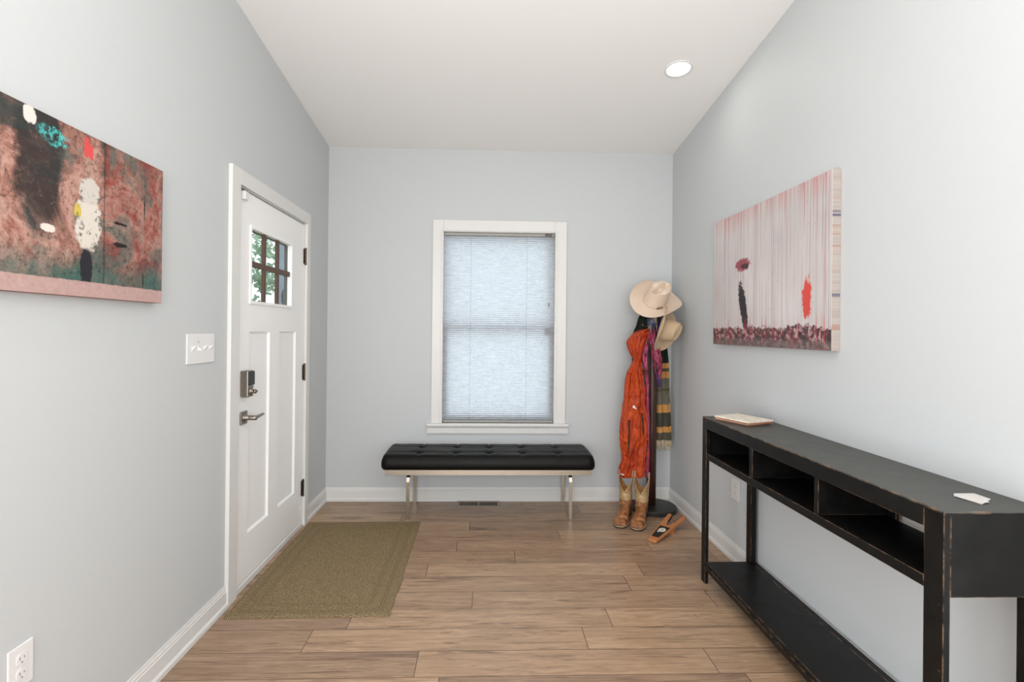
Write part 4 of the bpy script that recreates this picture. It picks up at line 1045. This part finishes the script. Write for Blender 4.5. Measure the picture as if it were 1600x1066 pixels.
hat('cowboy_hat', 'smaller tan felt cowboy hat hanging sideways below the cream hat', F2, F2, (1.328, 3.815, 1.385),
    frame((0.72, -0.66, -0.18), (-0.25, -0.15, -0.95)).to_euler(), 0.84, False, 0.055)

# ------------------------------------------------------------------ cowboy boots
def boot_leather(name, a, b2, c):
    m = MT(name, rough=0.42, spec=0.4); v = m.coord('Object'); f = m.noise(v, 20, 5, 0.65, 0.8)
    m.base(m.ramp(f, [(0.32, a), (0.52, b2), (0.68, c)])); m.bump(m.noise(v, 34, 4, 0.6, 0.8), 0.45, 0.004); return m.m
VAMP = boot_leather('rust_brown_leather', srgb(92, 52, 28), srgb(150, 96, 56), srgb(196, 146, 98))
SHAFT = boot_leather('tan_shaft_leather', srgb(132, 100, 62), srgb(176, 146, 104), srgb(206, 180, 140))
INNER = plain('boot_lining', srgb(168, 122, 72), 0.7, bump=(80, 0.2)); SOLE = plain('boot_sole', srgb(38, 28, 24), 0.55, bump=(80, 0.1)); WELT = plain('boot_welt', srgb(196, 176, 146), 0.6, bump=(80, 0.2))
def bring(A, B, wd_, n=40, sq=2.2, vdip=0.0, squash=0):
    """closed ring: A front/top point, B back/bottom point in the (forward, z) plane; forward = -Y"""
    A, B = Vector((0, -A[0], A[1])), Vector((0, -B[0], B[1])); c = (A + B) / 2; d = (A - B) / 2; out = []
    for k in range(n):
        ph = 2 * PI * k / n; cs, sn = math.cos(ph), math.sin(ph)
        sx = math.copysign(abs(cs) ** (2 / sq), cs); sd = math.copysign(abs(sn) ** (2 / sq), sn)
        p = c + d * sd + Vector((wd_ * sx, 0, 0))
        p.z -= vdip * (1 - abs(math.acos(min(1, abs(sn)))) / (PI / 2)) ** 0.9
        out.append(p)
    return out
def boot(label, loc, rz, mirror=1):
    t = thing('cowboy_boot', label, 'boot', group='pair of tan cowboy boots'); t.location = loc; t.rotation_euler = (0, 0, rz)
    V = [((.068, .150), (-.056, .150), .047), ((.066, .128), (-.058, .115), .046), ((.078, .108), (-.064, .070), .043), ((.104, .096), (-.060, .034), .040),
         ((.128, .084), (.0, .030), .040), ((.152, .073), (.080, .013), .045), ((.190, .062), (.150, .0105), .050), ((.222, .052), (.205, .0105), .048), ((.243, .042), (.238, .0105), .044), ((.254, .028), (.254, .013), .036)]
    bm = bmesh.new(); loft(bm, [bring(a, b2, w_, sq=2.4) for a, b2, w_ in V])
    sub(obj('vamp', bm, VAMP, t, True, local=True), 1)
    S = [((.0705, .138), (-.061, .128), .0475), ((.066, .165), (-.060, .165), .045), ((.066, .20), (-.060, .20), .046), ((.068, .235), (-.062, .235), .048), ((.070, .29), (-.066, .29), .050), ((.071, .325), (-.067, .325), .051)]
    bm = bmesh.new(); rings = []
    for i, (a, b2, w_) in enumerate(S):
        rings.append(bring(a, b2, w_, vdip=0.125 if i == 5 else 0.095 if i == 4 else 0.045 if i == 3 else 0.0, n=48))
    inner = [[Vector((p.x * 0.95, p.y * 0.95, p.z)) for p in r] for r in (rings[5], rings[4], rings[3], rings[2])]
    L = [[bm.verts.new(p) for p in r] for r in rings + inner]; n = 48
    for i, (A, B) in enumerate(zip(L, L[1:])):
        for k in range(n): bm.faces.new((A[k], A[(k + 1) % n], B[(k + 1) % n], B[k])).material_index = 1 if i > 5 else 0
    bm.faces.new(L[-1]).material_index = 1
    sf = sub(obj('shaft', bm, [SHAFT, INNER], t, True, local=True), 1)
    for sx in (-1, 1):
        bm = bmesh.new(); bar(bm, [(sx * 0.0515, 0.0, 0.285), (sx * 0.0530, 0.0, 0.315), (sx * 0.0530, 0.0, 0.338), (sx * 0.0495, 0.0, 0.341), (sx * 0.0465, 0.0, 0.328), (sx * 0.0455, 0.0, 0.30)], 0.020, 0.0022, (0, 1, 0))
        tag(obj('pull_strap', bm, WELT, sf, local=True), 'pale pull strap')
        bm = bmesh.new(); tube(bm, [(sx * 0.0515, 0.0, 0.30), (sx * 0.0495, 0.0, 0.25), (sx * 0.0470, 0.0, 0.20), (sx * 0.0460, 0.0, 0.165)], 0.0022, 8)
        obj('side_piping', bm, WELT, sf, True, local=True)
    out = []
    for k in range(48):
        ph = 2 * PI * k / 48; f = math.cos(ph); s_ = math.sin(ph)
        yy = 0.165 + 0.098 * f if f > 0 else 0.165 + 0.20 * f
        wd_ = 0.053 if f > 0 else 0.053 - 0.016 * min(1, -f * 1.6)
        q = abs(f) ** (2.8 if f > 0 else 1.0)
        ss = math.copysign(abs(s_) ** (0.72), s_)
        out.append((wd_ * ss, -yy))
    bm = bmesh.new(); prism(bm, out, 'z', 0.0102, 0.0128); obj('welt', bm, WELT, t, local=True)
    fr = [p for p in out if -p[1] > 0.07]
    bm = bmesh.new(); prism(bm, [p for p in out], 'z', 0.0, 0.010)
    for v in bm.verts:
        if -v.co.y < 0.09: v.co.z += 0.020 * min(1, (0.09 + v.co.y) / 0.06)
    tag(obj('sole', bm, SOLE, t, local=True), 'dark brown sole')
    bm = bmesh.new(); hl_ = []
    for z, g_ in ((0.0, 0.0), (0.030, 0.004)):
        hl_.append([((0.034 + g_) * math.cos(2 * PI * k / 24), 0.030 + (0.032 + g_) * math.sin(2 * PI * k / 24), z) for k in range(24)])
    loft(bm, hl_); obj('heel', bm, SOLE, t, local=True)
    return t
boot('tan leather cowboy boot on the left, nearer the window', (1.046, 3.785, 0), R(-25))
boot('tan leather cowboy boot on the right, nearest the round rack base', (1.150, 3.736, 0), R(-25))

# ------------------------------------------------------------------ boot jack
BJ = thing('boot_jack', 'orange brown wooden boot jack with a black panel lying beside the boots', 'boot jack'); BJ.location = (1.085, 3.302, 0)
ang = math.atan2(0.305, 0.285); BJ.rotation_euler = (0, 0, ang)
JW = plain('orange_brown_wood', srgb(186, 122, 72), 0.45, bump=(50, 0.15), var=0.15)
tilt = lambda x: 0.004 + 0.052 * x / 0.42
def jack_part(outline, z0, z1):
    bm = bmesh.new(); prism(bm, outline, 'z', z0, z1)
    for v in bm.verts: v.co.z += tilt(v.co.x) - 0.004 + 0.004
    return bm
bd = obj('jack_body', jack_part([(0, -0.026), (0.01, -0.030), (0.23, -0.048), (0.42, -0.060), (0.425, -0.050), (0.425, -0.032), (0.30, -0.022), (0.245, -0.010), (0.235, 0.0), (0.245, 0.010), (0.30, 0.022), (0.40, 0.036), (0.405, 0.058), (0.39, 0.064), (0.23, 0.048), (0.01, 0.030), (0, 0.026)], 0.0, 0.018), JW, BJ, local=True)
bevel(bd, 0.003)
tag(obj('black_panel', jack_part([(0.045, -0.024), (0.205, -0.036), (0.205, 0.036), (0.045, 0.024)], 0.0182, 0.0192), plain('black_grip', srgb(28, 26, 26), 0.6, bump=(200, 0.3)), BJ, local=True), 'black grip panel')
bm = bmesh.new()
ring = [(0.150 + 0.028 * math.cos(2 * PI * k / 28), -0.002 + 0.023 * math.sin(2 * PI * k / 28)) for k in range(28)]
prism(bm, ring, 'z', 0.0194, 0.0200); prism(bm, [(0.118, 0.006), (0.128, 0.018), (0.140, 0.020), (0.128, 0.004), (0.112, 0.016), (0.108, 0.008)], 'z', 0.0194, 0.0200)
for v in bm.verts: v.co.z += tilt(v.co.x)
em_ = tag(obj('round_emblem', bm, SILVER, BJ, local=True), 'round white emblem')
bm = bmesh.new(); prism(bm, [(0.150 + 0.019 * math.cos(2 * PI * k / 24), -0.002 + 0.014 * math.sin(2 * PI * k / 24)) for k in range(24)], 'z', 0.0202, 0.0206)
for v in bm.verts: v.co.z += tilt(v.co.x)
obj('emblem_centre', bm, plain('pale_wood', srgb(214, 190, 158), 0.6, bump=(60, 0.1)), em_, local=True)
bm = bmesh.new(); v = box(bm, 0.225, 0.262, -0.045, 0.045, 0.0, 0.0)
for q in v[:]:
    pass
bm.free(); bm = bmesh.new(); vs = box(bm, 0.222, 0.258, -0.046, 0.046, 0.0, 1.0)
for q in vs: q.co.z = 0.0 if q.co.z < 0.5 else tilt(q.co.x) - 0.0005
obj('support_block', bm, JW, BJ, local=True)
for sgn, pts in ((-1, [(0.30, -0.0215), (0.42, -0.0325)]), (1, [(0.30, 0.0215), (0.40, 0.0365)])):
    bm = bmesh.new(); (xa, ya_), (xb, yb_) = pts
    prism(bm, [(xa, ya_), (xb, yb_), (xb, yb_ - sgn * 0.004), (xa, ya_ - sgn * 0.004)], 'z', 0.001, 0.017)
    for q in bm.verts: q.co.z += tilt(q.co.x)
    tag(obj('grip_strip', bm, SOLE, BJ, local=True), 'dark rubber grip strip')

# ------------------------------------------------------------------ outdoors beyond the door glass
bm = bmesh.new(); box(bm, -30, XL - 0.145, -6, 30, -0.25, -0.15)
tag(obj('ground', bm, plain('lawn', srgb(120, 134, 96), 0.9, bump=(8, 0.5))), 'green ground outside the entrance', 'ground', kind='structure')
def siding():
    m = MT('blue_grey_siding', rough=0.6); v = m.coord('Object'); x, y, z = m.xyz(v)
    f = m.math('FRACT', m.math('MULTIPLY', z, 9.0)); m.base(m.mix(m.noise(v, 12, 4), srgb(150, 160, 176), srgb(176, 186, 200))); m.bump(f, 0.6, 0.01); return m.m
PC = thing('porch_column', 'pale blue grey porch column seen through the right door lites', 'column', (-1.60, 4.45, -0.15))
bevel(obj('shaft', BX(-1.735, -1.42, 4.30, 4.60, -0.149, 3.0), siding(), PC), 0.01)
bevel(obj('base_block', BX(-1.75, -1.405, 4.28, 4.62, -0.1495, 0.05), TRIM, PC), 0.01)
lm = thing('porch_lamp', 'black oval porch lamp low in the right door lites', 'lamp', (-1.60, 4.30, 1.62))
bm = bmesh.new(); lathe(bm, [(0.010, -0.085), (0.030, -0.07), (0.042, -0.03), (0.044, 0.02), (0.034, 0.06), (0.012, 0.085)], (-1.615, 4.245, 1.615), 20)
obj('lamp_body', bm, plain('black_lamp_metal', srgb(24, 24, 26), 0.5, bump=(80, 0.1)), lm, True)
bm = bmesh.new(); lathe(bm, [(0.03, 0.0), (0.03, -0.008), (0.012, -0.012), (0.012, -0.03)], (-1.615, 4.299, 1.615), 16, 'y'); obj('wall_mount', bm, DARKSLOT, lm, True)
LEAF = plain('tree_leaf', srgb(150, 176, 146), 0.6, bump=(30, 0.2), var=0.35); BARK = plain('tree_bark', srgb(110, 96, 82), 0.9, bump=(20, 0.5))
def tree(label, loc, h_, rad, nl, seed):
    t = thing('tree', label, 'tree', loc, 'trees beyond the entrance door'); r = random.Random(seed); x0, y0, z0 = loc
    bm = bmesh.new(); tube(bm, [(x0, y0, z0), (x0 + 0.1, y0, z0 + h_ * 0.5), (x0, y0 + 0.1, z0 + h_)], [0.16, 0.11, 0.03], 10)
    for i in range(14):
        a = r.uniform(0, 2 * PI); z = z0 + h_ * r.uniform(0.3, 0.85); l = rad * r.uniform(0.5, 0.9)
        tube(bm, [(x0, y0, z), (x0 + l * 0.5 * math.cos(a), y0 + l * 0.5 * math.sin(a), z + 0.3 * l), (x0 + l * math.cos(a), y0 + l * math.sin(a), z + 0.45 * l)], [0.045, 0.03, 0.01], 6)
    obj('trunk', bm, BARK, t, True)
    bm = bmesh.new()
    cl = [(x0 + rad * r.uniform(-0.8, 0.8), y0 + rad * r.uniform(-0.8, 0.8), z0 + h_ * r.uniform(0.35, 1.05), rad * r.uniform(0.2, 0.42)) for _ in range(34)]
    for i in range(nl):
        cx_, cy_, cz_, cr_ = cl[i % len(cl)]; d = Vector((r.gauss(0, 1), r.gauss(0, 1), r.gauss(0, 1))).normalized() * cr_ * r.random() ** 0.4
        c = Vector((cx_, cy_, cz_)) + d; u = Vector((r.gauss(0, 1), r.gauss(0, 1), r.gauss(0, 1))).normalized(); v = u.orthogonal().normalized(); s = r.uniform(0.05, 0.10)
        bm.faces.new([bm.verts.new(c + u * s), bm.verts.new(c + v * s * 0.5), bm.verts.new(c - u * s), bm.verts.new(c - v * s * 0.5)])
    tag(obj('foliage', bm, LEAF, t), kind='stuff')
tree('pale green tree filling the middle door lites', (-6.2, 12.6, -0.15), 5.2, 1.3, 2400, 4)
tree('pale green tree partly showing in the left door lites', (-9.4, 15.0, -0.15), 5.0, 1.4, 1100, 9)
